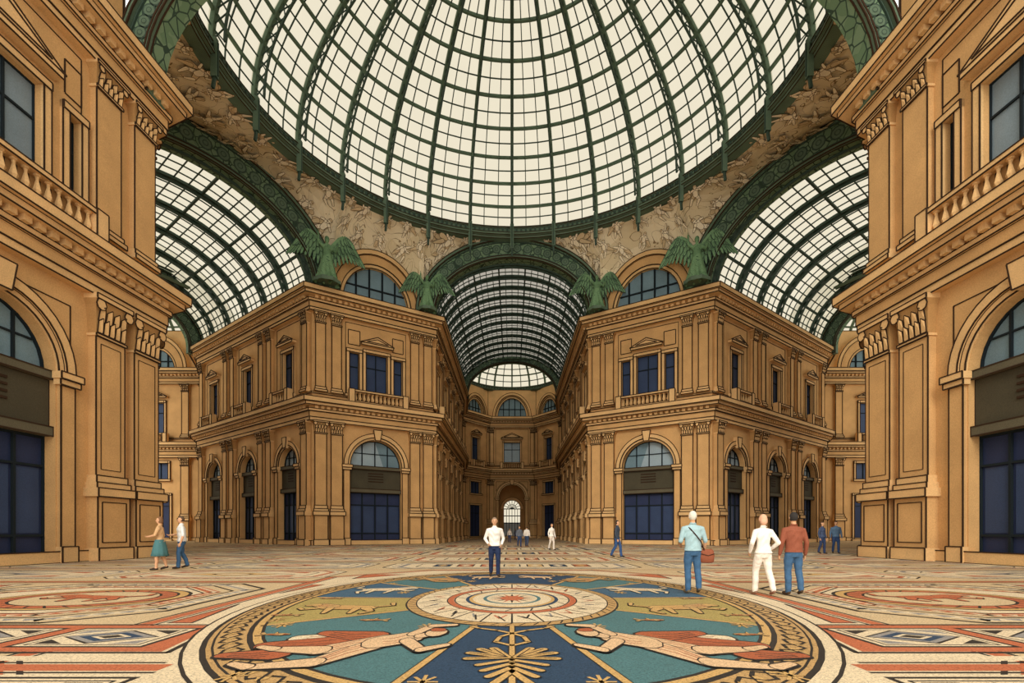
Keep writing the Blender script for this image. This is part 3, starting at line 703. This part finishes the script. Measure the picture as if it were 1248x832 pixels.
for s in (-1, 1):
    L_ = [(s*.0, 5.8), (s*.2, 6.0), (s*.15, 6.3), (0, 6.5), (-s*.2, 6.7), (-s*.45, 6.85), (-s*.58, 7.0)]
    stroke(L_, .09, BLK, 8.8); stroke(L_, .055, GOLD, 9)
    for j, (an, ln) in enumerate(((.0, .42), (.35, .44), (.7, .4), (1.05, .32))):
        p = (s*.05, 5.25); q = (s*(.05+ln*math.cos(an)), 5.2+ln*math.sin(an)*1.6)
        flat(cap_pts(p, q, .06, .07), BLK, 9); flat(cap_pts(p, q, .045, .052), GOLD, 10+j*.3); stroke([p, q], .015, BLK, 12)
    for j in range(4):
        q = (s*(.34-.06*j), 4.95-.2*j); flat(cap_pts((0, 5.15-.14*j), q, .05, .055), BLK, 9); flat(cap_pts((0, 5.15-.14*j), q, .035, .04), GOLD, 10)
# field and frame around the medallion
flat(octg(0, 9.9, 5.45, 7.5, 2.6), CRM2, 1)
for hx, hy, c_, w, mt in ((5.2, 7.2, 2.5, .05, BLK), (5.35, 7.4, 2.55, .2, TER), (5.5, 7.6, 2.6, .05, BLK)):
    frame(octg(0, 9.9, hx, hy, c_), w, mt, 1.3)
# near terracotta band with lozenge panels
def lozrow(xs_, yc, hx, hy, flipc=0):
    for i, cx in enumerate(xs_):
        flat(rect(cx-hx, cx+hx, yc-hy, yc+hy), BLK, 2.2, True); flat(rect(cx-hx+.06, cx+hx-.06, yc-hy+.06, yc+hy-.06), CRM2, 2.5, True); frame(rect(cx-hx+.14, cx+hx-.14, yc-hy+.13, yc+hy-.13), .03, BLK, 2.7, True)
        a, b = hx-.2, hy-.18
        flat(loz(cx, yc, a, b), BLK, 3, True); flat(loz(cx, yc, a*.92, b*.88), (GREYM, TER)[flipc], 3.3, True); flat(loz(cx, yc, a*.68, b*.66), (NVM, TEAL)[flipc], 3.6, True); flat(loz(cx, yc, a*.42, b*.4), CRM2, 3.9, True); flat(loz(cx, yc, a*.28, b*.26), BLK, 4.2, True)
        for sx in (-1, 1):
            for sy in (-1, 1): flat([(cx+sx*a, yc+sy*b), (cx+sx*a*.45, yc+sy*b), (cx+sx*a, yc+sy*b*.4)], BLK if sx*sy > 0 else GREYM, 3, True)
flat([(-14, 5.55), (-3.95, 5.55), (-4.25, 7.1), (-14, 7.1)], TER, 1.6, True)
stroke([(-14, 5.5), (-3.85, 5.5), (-4.2, 7.15), (-14, 7.15)], .07, BLK, 2, False, True)
lozrow([-5.15, -7.0, -8.85, -10.7, -12.55], 6.33, .82, .58)
for y, w, mt in ((5.25, .2, CRM2), (5.08, .05, BLK), (4.9, .24, TER), (4.72, .05, BLK)): stroke([(-14, y), (-3.75+.4*(5.5-y), y)], w, mt, 1.7, False, True)
flat([(-14, 3.5), (-2.6, 3.5), (-3.3, 4.65), (-14, 4.65)], CRM2, 1.6, True); lozrow([-4.3, -6.2, -8.1, -10.0], 4.1, .85, .48, 1)
flat(rect(-14, -1.5, 2.0, 3.4), TER, 1.6, True); lozrow([-3.2, -5.4, -7.6, -9.8], 2.7, 1.0, .55)
for s in (-1, 1):   # triangular infill beside the ring
    flat([(s*4.75, 7.3), (s*5.1, 7.3), (s*5.1, 9.2)], TER, 2.0); flat([(s*4.8, 12.6), (s*5.1, 10.8), (s*5.1, 12.6)], TER, 2.0); frame([(s*4.75, 7.3), (s*5.1, 7.3), (s*5.1, 9.2)], .04, BLK, 2.2); frame([(s*4.8, 12.6), (s*5.1, 10.8), (s*5.1, 12.6)], .04, BLK, 2.2)
    flat([(s*3.4, 15.6), (s*4.6, 14.2), (s*4.6, 15.6)], TER, 2.0); frame([(s*3.4, 15.6), (s*4.6, 14.2), (s*4.6, 15.6)], .06, BLK, 2.2)
for hx, hy, w, mt in ((3.1, 2.75, .1, BLK), (2.85, 2.5, .26, CRM2), (2.62, 2.3, .06, BLK), (2.35, 2.05, .24, TER), (2.2, 1.9, .05, BLK)):
    frame(octg(-9.0, 10.05, hx, hy, 1.1), w, mt, 2.2 if mt is not TER else 2, True)
flat(octg(-9.0, 10.05, 2.2, 1.9, 1.0), CRM2, 1.9, True)
teeth(octg(-9.0, 10.05, 2.85, 2.5, 1.1), .2, GREYM, 2.6, .3, True, True); teeth(octg(-9.0, 10.05, 2.38, 2.1, 1.1), .14, CRM2, 2.6, .24, True, True)
for rx, ry, mt, k in ((1.85, 1.6, BLK, 3), (1.78, 1.53, GOLD, 3.3), (1.62, 1.38, BLK, 3.6), (1.57, 1.32, TER, 4), (1.3, 1.08, BLK, 4.2), (1.25, 1.03, CRM, 4.3)): flat(oval(-8.6, 10.0, rx, ry), mt, k, True)
for i in range(28):
    t = 2*math.pi*i/28; stroke([(-8.6+1.58*math.sin(t), 10+1.35*math.cos(t)), (-8.6+1.3*math.sin(t+.12), 10+1.1*math.cos(t+.12))], .04, BLK, 4.5, False, True)
for s in (-1, 1): figure(s*8.6, 10.1, .8, 1.05, s, rc(LION, TER), 6)
flat(rect(-14.5, -12.4, 7.3, 12.7), CRM2, 1.2, True); frame(rect(-14.5, -12.4, 7.3, 12.7), .08, BLK, 2, True); frame(rect(-14.2, -12.7, 7.6, 12.4), .2, TER, 2, True); flat(loz(-13.45, 10, .5, 1.8), BLK, 2.4, True); flat(loz(-13.45, 10, .4, 1.5), GREYM, 2.7, True)
for s in (-1, 1):
    stroke([(s*5.4, 13.3), (s*14.5, 13.3)], .26, TER, 1.8); stroke([(s*5.4, 13.52), (s*14.5, 13.52)], .06, BLK, 2); stroke([(s*5.4, 13.08), (s*14.5, 13.08)], .06, BLK, 2)
ys = [(14.2, 17.2), (18.1, 21.5), (22.3, 27), (28, 34.5), (35.5, 43), (44, 50)]
for bi, (y0, y1) in enumerate(ys):
    w = .06+.022*bi
    for cx, hx in ((0, 4.6+bi*.3), (-8.9, 3.3), (-16.5, 3.9), (-25.2, 4.1)):
        if bi == 0 and cx == 0: continue
        cy, hy = (y0+y1)/2, (y1-y0)/2; mir = cx != 0; ch = min(hx, hy)
        flat(octg(cx, cy, hx, hy, ch*.35), CRM2, 1.2, mir)
        frame(octg(cx, cy, hx, hy, ch*.35), w, BLK, 2, mir)
        frame(octg(cx, cy, hx*.88, hy*.84, ch*.3), w*2.4, [TER, GREYM, TER][(bi+(1 if cx < -10 else 0)) % 3], 2.3, mir)
        if bi < 4: teeth(octg(cx, cy, hx*.94, hy*.92, ch*.33), w*1.2, GREYM, 2.4, w*5, True, mir)
        frame(octg(cx, cy, hx*.76, hy*.68, ch*.26), w*.7, BLK, 2.6, mir)
        if cx == 0:
            nn = 7
            for j in range(nn):
                x0 = -hx*.66+hx*1.32*j/nn; ww = hx*1.32/nn
                o = rect(x0+.15, x0+ww-.15, cy-hy*.38, cy+hy*.38); flat(o, [TER, NVM, CRM2, REDM, GOLD][(j*2+bi) % 5], 3); frame(o, .04+.015*bi, BLK, 3.2); flat(loz(x0+ww/2, cy, ww*.24, hy*.26), [CRM2, GOLD, CRM2][(j+bi) % 3], 3.5)
        else:
            frame(loz(cx, cy, hx*.6, hy*.54), w*.8, BLK, 3, mir); flat(loz(cx, cy, hx*.44, hy*.38), [TER, GREYM, GOLD][(bi+int(abs(cx))) % 3], 3.3, mir); flat(oval(cx, cy, hx*.2, hy*.18, 16), BLK, 3.5, mir); flat(oval(cx, cy, hx*.16, hy*.14, 16), CRM2, 3.6, mir)
            for sx in (-1, 1):
                for sy in (-1, 1): flat([(cx+sx*hx*.66, cy+sy*hy*.58), (cx+sx*hx*.36, cy+sy*hy*.58), (cx+sx*hx*.66, cy+sy*hy*.26)], [GREYM, TER, GREYM][(bi+1) % 3], 3, mir)
    stroke([(-30, y1+.35), (30, y1+.35)], .08+.02*bi, [TER, BLK][bi % 2], 1.9)
for j in range(9):
    y = 52+j*5.6; frame(rect(-7.5, 7.5, y, y+5), .16, BLK, 2); frame(rect(-6.8, 6.8, y+.7, y+4.3), .4, TER if j % 2 else GREYM, 2.3); flat(loz(0, y+2.5, 4.0, 1.4), [TER, GREYM][j % 2], 3); flat(loz(0, y+2.5, 3.0, 1.0), CRM2, 3.3)
for j in range(7):
    for s in (-1, 1):
        p = Vector((-24.5, 44))+Vector((ad.x, ad.y))*(j*5); c4 = [p+Vector((u.x, u.y))*a+Vector((ad.x, ad.y))*b for a, b in ((-13, 0), (4, 0), (4, 4), (-13, 4))]
        frame([(v.x*(-s), v.y) for v in c4], .2, [BLK, TER][j % 2], 4.2)
mo.emit('mosaic_floor_inlay')
# ------------------------------------------------------------ people
def mk(name, col): return M(name, col, var=.05, scale=6, grain=.08, gscale=60)
SKIN = mk('skin', '#cf9f7a')
_c = {}
def cm(col):
    if col not in _c: _c[col] = mk('cloth_'+col.strip('#'), col)
    return _c[col]
def tube(V, Fc, pts, rad, seg=10, flatax=None, fl=1.0):
    pts = [Vector(p) for p in pts]; rings = []
    P = []; R = []
    d0 = (pts[1]-pts[0]).normalized(); d1 = (pts[-1]-pts[-2]).normalized()
    P += [pts[0]-d0*rad[0]*.75]; R += [rad[0]*.6]
    P += pts; R += list(rad); P += [pts[-1]+d1*rad[-1]*.75]; R += [rad[-1]*.6]
    for i, p in enumerate(P):
        d = (P[min(i+1, len(P)-1)]-P[max(i-1, 0)]).normalized()
        ref = Vector(flatax) if flatax else (Vector((0, 1, 0)) if abs(d.y) < .9 else Vector((1, 0, 0)))
        a = d.cross(ref).normalized(); b = a.cross(d).normalized()
        rings.append([p+a*R[i]*math.cos(2*math.pi*k/seg)+b*R[i]*fl*math.sin(2*math.pi*k/seg) for k in range(seg)])
    o = len(V)
    for r in rings: V.extend(r)
    for i in range(len(rings)-1):
        for k in range(seg): Fc.append((o+i*seg+k, o+i*seg+(k+1) % seg, o+(i+1)*seg+(k+1) % seg, o+(i+1)*seg+k))
    Fc.append(tuple(o+k for k in range(seg))[::-1]); e = o+(len(rings)-1)*seg; Fc.append(tuple(e+k for k in range(seg)))
def stack(V, Fc, rings, seg=18):
    o = len(V)
    for (x, y, z, rx, ry) in rings:
        for k in range(seg): t = 2*math.pi*k/seg; V.append(Vector((x+rx*math.cos(t), y+ry*math.sin(t), z)))
    for i in range(len(rings)-1):
        for k in range(seg): Fc.append((o+i*seg+k, o+i*seg+(k+1) % seg, o+(i+1)*seg+(k+1) % seg, o+(i+1)*seg+k))
    Fc.append(tuple(o+k for k in range(seg))[::-1]); e = o+(len(rings)-1)*seg; Fc.append(tuple(e+k for k in range(seg)))
def ellipsoid(V, Fc, c, r, n=8, seg=14):
    stack(V, Fc, [(c[0], c[1], c[2]+r[2]*math.sin(-math.pi/2+math.pi*(i+.15)/(n+.3)), max(.002, r[0]*math.cos(-math.pi/2+math.pi*(i+.15)/(n+.3))), max(.002, r[1]*math.cos(-math.pi/2+math.pi*(i+.15)/(n+.3)))) for i in range(n+1)], seg)
def person(name, x, y, z=0, face=0, ht=1.75, top='#e8e2d4', bot='#2a3556', hair='#4a3a2c', shoe='#3a3028', sleeve='long', stride=.0, arms=None, female=False, skirt=None, vox=.014, allmat=None, fingers=True):
    V = []; Fc = []; caps = []
    def limb(pts, rad, lab, **k):
        tube(V, Fc, pts, rad, **k)
        for i in range(len(pts)-1): caps.append((Vector(pts[i]), Vector(pts[i+1]), (rad[i]+rad[i+1])/2, lab))
    sw = .165 if female else .19; hp = .09
    if female: T = [(.80, .15, .11), (.90, .178, .128), (.98, .165, .12), (1.08, .14, .1), (1.18, .142, .105), (1.28, .16, .122), (1.36, .165, .105), (1.42, .135, .08), (1.455, .07, .058), (1.5, .045, .045)]
    else: T = [(.80, .15, .115), (.88, .172, .128), (.96, .172, .128), (1.06, .168, .122), (1.18, .178, .122), (1.28, .195, .128), (1.37, .2, .115), (1.42, .165, .09), (1.455, .085, .066), (1.5, .055, .055)]
    stack(V, Fc, [(0, .012*math.sin((z_-.8)*8), z_, a, b) for z_, a, b in T])
    for z0, z1, r, lab in ((.80, .9, .14, 'bot'), (.97, 1.2, .15, 'top'), (1.2, 1.40, .16, 'top')):
        for dx in (-.06, 0, .06): caps.append((Vector((dx, 0, z0)), Vector((dx, 0, z1)), r-.04, lab))
    limb([(0, .01, 1.42), (0, -.005, 1.53)], (.055, .052), 'skin')
    hc = Vector((0, -.015, 1.635))
    ellipsoid(V, Fc, hc, (.074, .092, .113)); ellipsoid(V, Fc, hc+Vector((0, -.032, -.06)), (.05, .052, .052))
    limb([hc+Vector((0, -.088, .02)), hc+Vector((0, -.108, -.02))], (.010, .016), 'skin')
    for s in (-1, 1): limb([hc+Vector((s*.078, .005, .015)), hc+Vector((s*.08, .005, -.025))], (.017, .012), 'skin')
    caps.append((hc+Vector((0, -.02, -.04)), hc+Vector((0, -.01, .03)), .08, 'head'))
    ellipsoid(V, Fc, hc+Vector((0, .016, .022)), (.083, .092, .105))
    if female: ellipsoid(V, Fc, hc+Vector((0, .045, -.03)), (.08, .065, .095))
    st = stride
    for s in (-1, 1):
        fy = -s*st; kz = .50; lift = .05 if s*st < 0 else 0
        hip = (s*hp, 0, .86); knee = (s*(hp+.01), fy*.5-abs(st)*.15-.015, kz); ank = (s*(hp+.008), fy+.02+(.03 if lift else 0), .085+lift)
        sk = 'skin' if skirt else 'bot'
        limb([hip, ((hip[0]+knee[0])/2, (hip[1]+knee[1])/2-.01, .68), knee], (.1, .09, .068), sk)
        if skirt: limb([knee, (knee[0], (knee[1]+ank[1])/2+.02, .33), ank], (.058, .056, .036), sk)
        else: limb([knee, (knee[0], (knee[1]+ank[1])/2+.015, .33), (ank[0], ank[1], ank[2]+.0)], (.07, .068, .062), sk)
        limb([(ank[0], ank[1]+.035, .042+lift), (ank[0]+s*.015, ank[1]-.07, .036+lift*.5), (ank[0]+s*.03, ank[1]-.15, .028)], (.038, .042, .032), 'shoe')
    defa = {-1: ((-.255, .03, 1.11), (-.265, -.05, .86)), 1: ((.255, .03, 1.11), (.265, -.05, .86))}
    if arms: defa.update(arms)
    hands = []
    for s in (-1, 1):
        sh = Vector((s*sw, 0, 1.375)); el = Vector(defa[s][0]); wr = Vector(defa[s][1])
        limb([(s*sw*.5, 0, 1.40), sh, sh.lerp(el, .45)], (.055, .066, .058), 'top')
        limb([sh.lerp(el, .4), el], (.058, .05), 'top')
        if sleeve == 'long': limb([el, el.lerp(wr, .4), wr], (.05, .047, .036), 'top')
        else: limb([sh.lerp(el, .85), el, el.lerp(wr, .4), wr], (.036, .042, .04, .028), 'skin')
        d = (wr-el).normalized(); pe = wr+d*.09
        limb([wr-d*.01, wr+d*.04, pe], (.024, .034, .036), 'skin', fl=.5, flatax=(1, 0, 0))
        hands.append((s, pe, d, wr))
    me = bpy.data.meshes.new('tmp'); me.from_pydata([tuple(v) for v in V], [], Fc); ob = bpy.data.objects.new('tmp', me); COL.objects.link(ob)
    md = ob.modifiers.new('r', 'REMESH'); md.mode = 'VOXEL'; md.voxel_size = vox; md.use_smooth_shade = True
    sm = ob.modifiers.new('s', 'SMOOTH'); sm.factor = .5; sm.iterations = 3
    dg = bpy.context.evaluated_depsgraph_get(); dg.update(); me2 = bpy.data.meshes.new_from_object(ob.evaluated_get(dg)); bpy.data.objects.remove(ob)
    mats = {'skin': SKIN, 'head': SKIN, 'top': cm(top), 'bot': cm(bot), 'shoe': cm(shoe), 'hair': cm(hair), 'dark': cm('#2a211c'), 'lip': cm('#a0604e')}
    if allmat: mats = {k: allmat for k in mats}
    keys = list(mats)
    nV = len(me2.vertices); co = np.empty(nV*3); me2.vertices.foreach_get('co', co); co = co.reshape(-1, 3)
    fs = [tuple(p.vertices) for p in me2.polygons]
    ctr = np.array([co[list(f)].mean(axis=0) for f in fs])
    best = np.full(len(fs), 1e9); lab = np.zeros(len(fs), int)
    for p, q, r, l in caps:
        p = np.array(p); q = np.array(q); d = q-p; t = np.clip(((ctr-p)@d)/(d@d), 0, 1); ds = np.linalg.norm(ctr-(p+t[:, None]*d), axis=1)-r
        m = ds < best; best[m] = ds[m]; lab[m] = keys.index(l)
    hx = ctr-np.array(hc); ishead = (lab == keys.index('head')) | ((hx[:, 2] > -.1) & (np.abs(hx[:, 0]) < .1) & (np.abs(hx[:, 1]) < .15))
    hairm = ishead & ((hx[:, 2] > .062) | ((hx[:, 1] > .0) & (hx[:, 2] > (-.11 if female else -.065))))
    lab[hairm & ~((np.abs(hx[:, 0]) > .084) & (hx[:, 2] < .03))] = keys.index('hair')
    body = (np.abs(ctr[:, 0]) < .2) & (np.abs(ctr[:, 1]) < .17)
    tb = lab == keys.index('top'); lab[tb & (ctr[:, 2] < .91) & body] = keys.index('bot')
    bt = lab == keys.index('bot'); lab[bt & (ctr[:, 2] > .91)] = keys.index('top')
    if not allmat:
        zz = co[:, 2]; inb = (np.abs(co[:, 0]) < .2) & (np.abs(co[:, 1]) < .17)
        k = np.where(inb & (zz > .905) & (zz < 1.0), 1+.10*(1-(zz-.905)/.095), 1.0); k = np.where(inb & (zz <= .905) & (zz > .8), .97, k)
        co[:, 0] *= k; co[:, 1] *= k
        ang = np.arctan2(co[:, 1], co[:, 0]); amp = np.where((zz < 1.36) & (zz > .93) & inb, .008, np.where((zz < .88) & (zz > .1), .005, 0))
        co[:, 1] += amp*np.sin(zz*34+co[:, 0]*22+np.sin(ang*3)*1.6)*np.sign(co[:, 1])
    ob_m = MB(); ob_m.v = [tuple(c) for c in co]; ob_m.f = fs; ob_m.mats = [mats[k] for k in keys]; ob_m.m = [int(a) for a in lab]
    def add(Vx, Fx, key):
        o = len(ob_m.v); ob_m.v.extend([tuple(v) for v in Vx]); ob_m.f.extend([tuple(i+o for i in f) for f in Fx]); ob_m.m.extend([keys.index(key)]*len(Fx))
    if fingers:
        for s, pe, d, wr in hands:
            fwd = Vector((0, -1, 0)); fwd = (fwd-d*fwd.dot(d)).normalized(); inn = Vector((-s, 0, 0)); inn = (inn-d*inn.dot(d)-fwd*inn.dot(fwd)).normalized()
            for j, (off, ln) in enumerate(((.027, .068), (.009, .078), (-.009, .072), (-.026, .055))):
                b = pe+fwd*off-d*.015; pts = [b]; dd = d.copy()
                for k2 in range(3):
                    dd = (dd+inn*(.25+.12*k2)).normalized(); pts.append(pts[-1]+dd*ln*(.42, .33, .28)[k2])
                v_, f_ = [], []; tube(v_, f_, pts, (.0095, .009, .008, .0065), seg=7); add(v_, f_, 'skin')
            b = wr+d*.03+fwd*.02; p1 = b+fwd*.028+d*.025; p2 = p1+d*.032+inn*.01+fwd*.006
            v_, f_ = [], []; tube(v_, f_, [b, p1, p2], (.013, .0105, .008), seg=7); add(v_, f_, 'skin')
    for s in (-1, 1):
        v_, f_ = [], []; ellipsoid(v_, f_, hc+Vector((s*.03, -.087, .012)), (.011, .008, .007), 5, 8); add(v_, f_, 'dark')
        v_, f_ = [], []; tube(v_, f_, [hc+Vector((s*.016, -.09, .032)), hc+Vector((s*.046, -.08, .032))], (.004, .003), seg=6); add(v_, f_, 'hair')
    v_, f_ = [], []; tube(v_, f_, [hc+Vector((-.02, -.086, -.055)), hc+Vector((.02, -.086, -.055))], (.005, .005), seg=6); add(v_, f_, 'lip')
    if not allmat:
        v_, f_ = [], []
        for k in range(12):
            t0 = 2*math.pi*k/12; t1 = 2*math.pi*(k+1)/12; tube(v_, f_, [(.06*math.cos(t0), .008+.06*math.sin(t0), 1.475+.014*math.sin(t0)), (.06*math.cos(t1), .008+.06*math.sin(t1), 1.475+.014*math.sin(t1))], (.012, .012), seg=6)
        add(v_, f_, 'top')
    if skirt:
        keys.append('skirt'); ob_m.mats.append(cm(skirt))
        v_, f_ = [], []; seg = 40; prof = [(1.0, .17, .13), (.9, .195, .155), (.75, .21, .19), (.6, .23, .215), (.46, .25, .24), (.455, .24, .23), (.6, .2, .2)]
        for z_, a, b in prof:
            for k in range(seg): t = 2*math.pi*k/seg; w = 1+.05*math.cos(10*t)*(1-z_)*2; v_.append((a*w*math.cos(t), b*w*math.sin(t), z_))
        for i in range(len(prof)-1):
            for k in range(seg): f_.append((i*seg+k, i*seg+(k+1) % seg, (i+1)*seg+(k+1) % seg, (i+1)*seg+k))
        add(v_, f_, 'skirt')
    mnz = min(v[2] for v in ob_m.v); sfac = ht/1.755
    ob_m.v = [(v[0]*sfac, v[1]*sfac, (v[2]-mnz)*sfac) for v in ob_m.v]
    o = ob_m.emit(name, smooth=True)[0]; o.location = (x, y, z); o.rotation_euler = (0, 0, face)
    return o
FZ = .022
PI = math.pi
person('man', -.52, 14.7, FZ, face=.1, ht=1.76, top='#e6dfd2', bot='#26304a', hair='#8a7560', stride=.1, arms={-1: ((-.28, .06, 1.12), (-.2, -.14, .98)), 1: ((.27, .06, 1.12), (.2, -.12, .95))}, vox=.012)
person('man', 3.93, 10.7, FZ, face=PI, ht=1.78, top='#9db9bd', bot='#3f5f7e', hair='#d9d3c4', shoe='#6a5c46', sleeve='short', stride=.03, arms={-1: ((-.27, .0, 1.12), (-.29, -.14, .9)), 1: ((.27, .02, 1.11), (.2, -.19, 1.02))}, vox=.011)
person('woman', 5.33, 10.45, FZ, face=PI+.05, ht=1.7, top='#ece3d6', bot='#e6dccd', hair='#d8a98a', shoe='#8a6a55', female=True, stride=.17, arms={-1: ((-.30, .08, 1.13), (-.22, -.1, .98)), 1: ((.29, .08, 1.13), (.25, -.08, .93))}, vox=.011)
person('man', 5.95, 10.4, FZ, face=PI-.05, ht=1.74, top='#8a4f3a', bot='#41607f', hair='#33302e', shoe='#4a3a2c', stride=.05, vox=.011)
person('woman', -12.3, 17.2, FZ, face=-1.2, ht=1.86, top='#c9a276', bot='#3f6a70', hair='#7a5a40', female=True, skirt='#4a7476', sleeve='short', stride=.1, arms={1: ((.23, -.08, 1.14), (.1, -.28, 1.1))})
person('man', -12.05, 17.95, FZ, face=-.9, ht=1.9, top='#dfe0dc', bot='#3f5f80', hair='#5b4a3a', sleeve='short', stride=.12, arms={-1: ((-.26, -.05, 1.15), (-.12, -.28, 1.12))})
person('man', 5.55, 26, FZ, face=1.2, ht=1.95, top='#3c4450', bot='#35507a', hair='#3a302a', stride=.2, vox=.02)
person('woman', 2.9, 36, FZ, face=.6, ht=1.95, top='#e9e2d6', bot='#d7cdbf', hair='#5a4636', female=True, stride=.12, vox=.025)
person('man', .65, 43, FZ, face=.2, ht=1.85, top='#5c6068', bot='#2f3d5c', stride=.1, vox=.03)
person('man', 1.35, 45, FZ, face=2.9, ht=1.85, top='#d9d0c4', bot='#394a68', stride=.12, vox=.03)
person('woman', -.3, 62, FZ, face=0, ht=1.8, top='#c8b8a8', bot='#3a3f55', female=True, stride=.1, vox=.03)
person('man', .6, 80, FZ, face=0, ht=1.85, top='#4a4e58', bot='#2f3650', stride=.1, vox=.03)
person('woman', 18.9, 30, FZ, face=.4, ht=1.95, top='#44506a', bot='#32405e', hair='#4a3a30', female=True, stride=.08, vox=.022)
person('man', 20.0, 30.4, FZ, face=-.3, ht=2.0, top='#56708a', bot='#32466a', hair='#3a302a', stride=.12, vox=.022)
bg = MB(); bx, by = 4.22, 10.66
V_, F_ = [], []
stack(V_, F_, [(bx, by, .68, .10, .035), (bx, by, .70, .15, .06), (bx, by, .83, .165, .065), (bx, by, .94, .15, .055), (bx, by, .98, .11, .03)], 16)
bg.v = [tuple(v) for v in V_]; bg.f = F_; bg.mats = [cm('#8a4f38'), cm('#3a241a')]; bg.m = [0]*len(F_)
def addt(pts, rad, mi_):
    v_, f_ = [], []; tube(v_, f_, pts, rad, seg=6); o = len(bg.v); bg.v.extend([tuple(v) for v in v_]); bg.f.extend([tuple(i+o for i in f) for f in f_]); bg.m.extend([mi_]*len(f_))
addt([(bx-.08, by-.05, .96), (4.05, 10.56, 1.15), (3.95, 10.56, 1.28), (3.84, 10.6, 1.42), (3.80, 10.68, 1.475), (3.83, 10.78, 1.42), (3.95, 10.85, 1.25), (4.12, 10.82, 1.08), (bx-.02, by+.05, .96)], [.013]*9, 1)
addt([(bx-.14, by-.06, .88), (bx, by-.075, .84), (bx+.14, by-.06, .88)], [.008]*3, 1)
bg.emit('shoulder_bag', smooth=True)
# green winged statues on the cornice
def angel(x, y, z, face, ht):
    for s in (1, -1):
        o = person('winged_statue', s*x, y, z, face*s, ht, allmat=BRONZE, female=True, fingers=False, vox=.03, stride=.08,
                   arms={-1: ((-.30, -.05, 1.5), (-.3, -.12, 1.78)), 1: ((.30, -.05, 1.2), (.38, -.22, 1.35))})
        w = MB(); k = ht/1.75
        for q in (-1, 1):
            arm = [(.08, 1.3), (.24, 1.55), (.42, 1.78), (.58, 1.88), (.7, 1.86), (.78, 1.78)]
            def ap(t):
                t *= len(arm)-1; i = min(int(t), len(arm)-2); a, b = arm[i], arm[i+1]; g = t-i; return a[0]+(b[0]-a[0])*g, a[1]+(b[1]-a[1])*g
            for row, (rl, nf, yy) in enumerate(((1.0, 11, .2), (.62, 10, .16), (.32, 9, .12))):
                for j in range(nf):
                    t = j/(nf-1); bx_, bz_ = ap(t); an = -1.6+.6*t; ln = rl*(.72+.35*t)*k; b0 = Vector((q*bx_*k, yy*k, bz_*k))
                    d = Vector((q*math.cos(an), .02, math.sin(an))).normalized(); sd = Vector((-d.z, 0, d.x)).normalized(); wd = .06*k
                    P_ = [b0-sd*wd*.8, b0+d*ln*.6-sd*wd, b0+d*ln*.92-sd*wd*.6, b0+d*ln, b0+d*ln*.92+sd*wd*.6, b0+d*ln*.6+sd*wd, b0+sd*wd*.8]
                    P_ = [p_-Vector((0, .006*k*j, 0)) for p_ in P_]
                    w.poly(P_, BRONZE); w.poly([p_+Vector((0, .03*k, 0)) for p_ in P_][::-1], BRONZE)
                    polybar(w, P_, .035, GREEND, closed=True, up=Vector((0, 1, 0)))
            for i in range(5): bar(w, Vector((q*arm[i][0]*k, .13*k, arm[i][1]*k)), Vector((q*arm[i+1][0]*k, .13*k, arm[i+1][1]*k)), .1*k, BRONZE, caps=True, up=Vector((0, 1, 0)))
        prof = [(1.1, .14), (.98, .165), (.85, .2), (.6, .26), (.3, .33), (.0, .42)]; seg = 32
        for (z0, r0), (z1, r1) in zip(prof, prof[1:]):
            for i in range(seg):
                t0, t1 = 2*PI*i/seg, 2*PI*(i+1)/seg
                g = lambda t, z_: 1+.12*(1.1-z_)*math.sin(t*8+z_*2)
                w.poly([(k*r0*g(t0, z0)*math.cos(t0), k*r0*g(t0, z0)*math.sin(t0), k*z0), (k*r0*g(t1, z0)*math.cos(t1), k*r0*g(t1, z0)*math.sin(t1), k*z0), (k*r1*g(t1, z1)*math.cos(t1), k*r1*g(t1, z1)*math.sin(t1), k*z1), (k*r1*g(t0, z1)*math.cos(t0), k*r1*g(t0, z1)*math.sin(t0), k*z1)], BRONZE)
        for (z0, z1, rr) in ((-.02, .1, .5), (.1, .16, .42)):
            R0 = [(k*rr*math.cos(PI*i/4+PI/8), k*rr*math.sin(PI*i/4+PI/8), k*z0) for i in range(8)]; R1 = [(p_[0], p_[1], k*z1) for p_ in R0]
            for i in range(8): w.poly((R0[i], R0[(i+1) % 8], R1[(i+1) % 8], R1[i]), GREEN)
            w.poly(R1, GREEN)
        w.emit('wings_and_robe', parent=o)
angel(-18.0, 47.9, 25.43, .4, 4.7)
angel(-9.3, 53.9, 25.43, .15, 4.0)
# ------------------------------------------------------------ light
w = bpy.data.worlds.new('sky'); sc.world = w; w.use_nodes = True
bgk = w.node_tree.nodes['Background']; bgk.inputs['Color'].default_value = (1.0, .96, .88, 1); bgk.inputs['Strength'].default_value = 1.5
def sun(name, e, ang, el, az, col):
    sd = bpy.data.lights.new(name, 'SUN'); sd.energy = e; sd.angle = math.radians(ang); sd.color = col
    so = bpy.data.objects.new(name, sd); COL.objects.link(so); so.rotation_euler = (math.radians(90-el), 0, math.radians(az))
sun('sun', 1.5, 26, 28, -14, (1, .95, .86)); sun('fill_sun', 1.6, 100, 3, 0, (1, .97, .92))  # second sun is an added low fill that brightens facades and pendentives
cd = bpy.data.cameras.new('camera'); co_ = bpy.data.objects.new('camera', cd); COL.objects.link(co_)
co_.location = (0, 0, 1.35); co_.rotation_euler = (math.radians(90), 0, 0)
cd.sensor_width = 36; cd.lens = 600/1248*36; cd.shift_y = (648-416)/1248; cd.clip_end = 600; cd.clip_start = .05
sc.camera = co_
print('windows', wn, 'doors', dn, 'figs', len(placed))
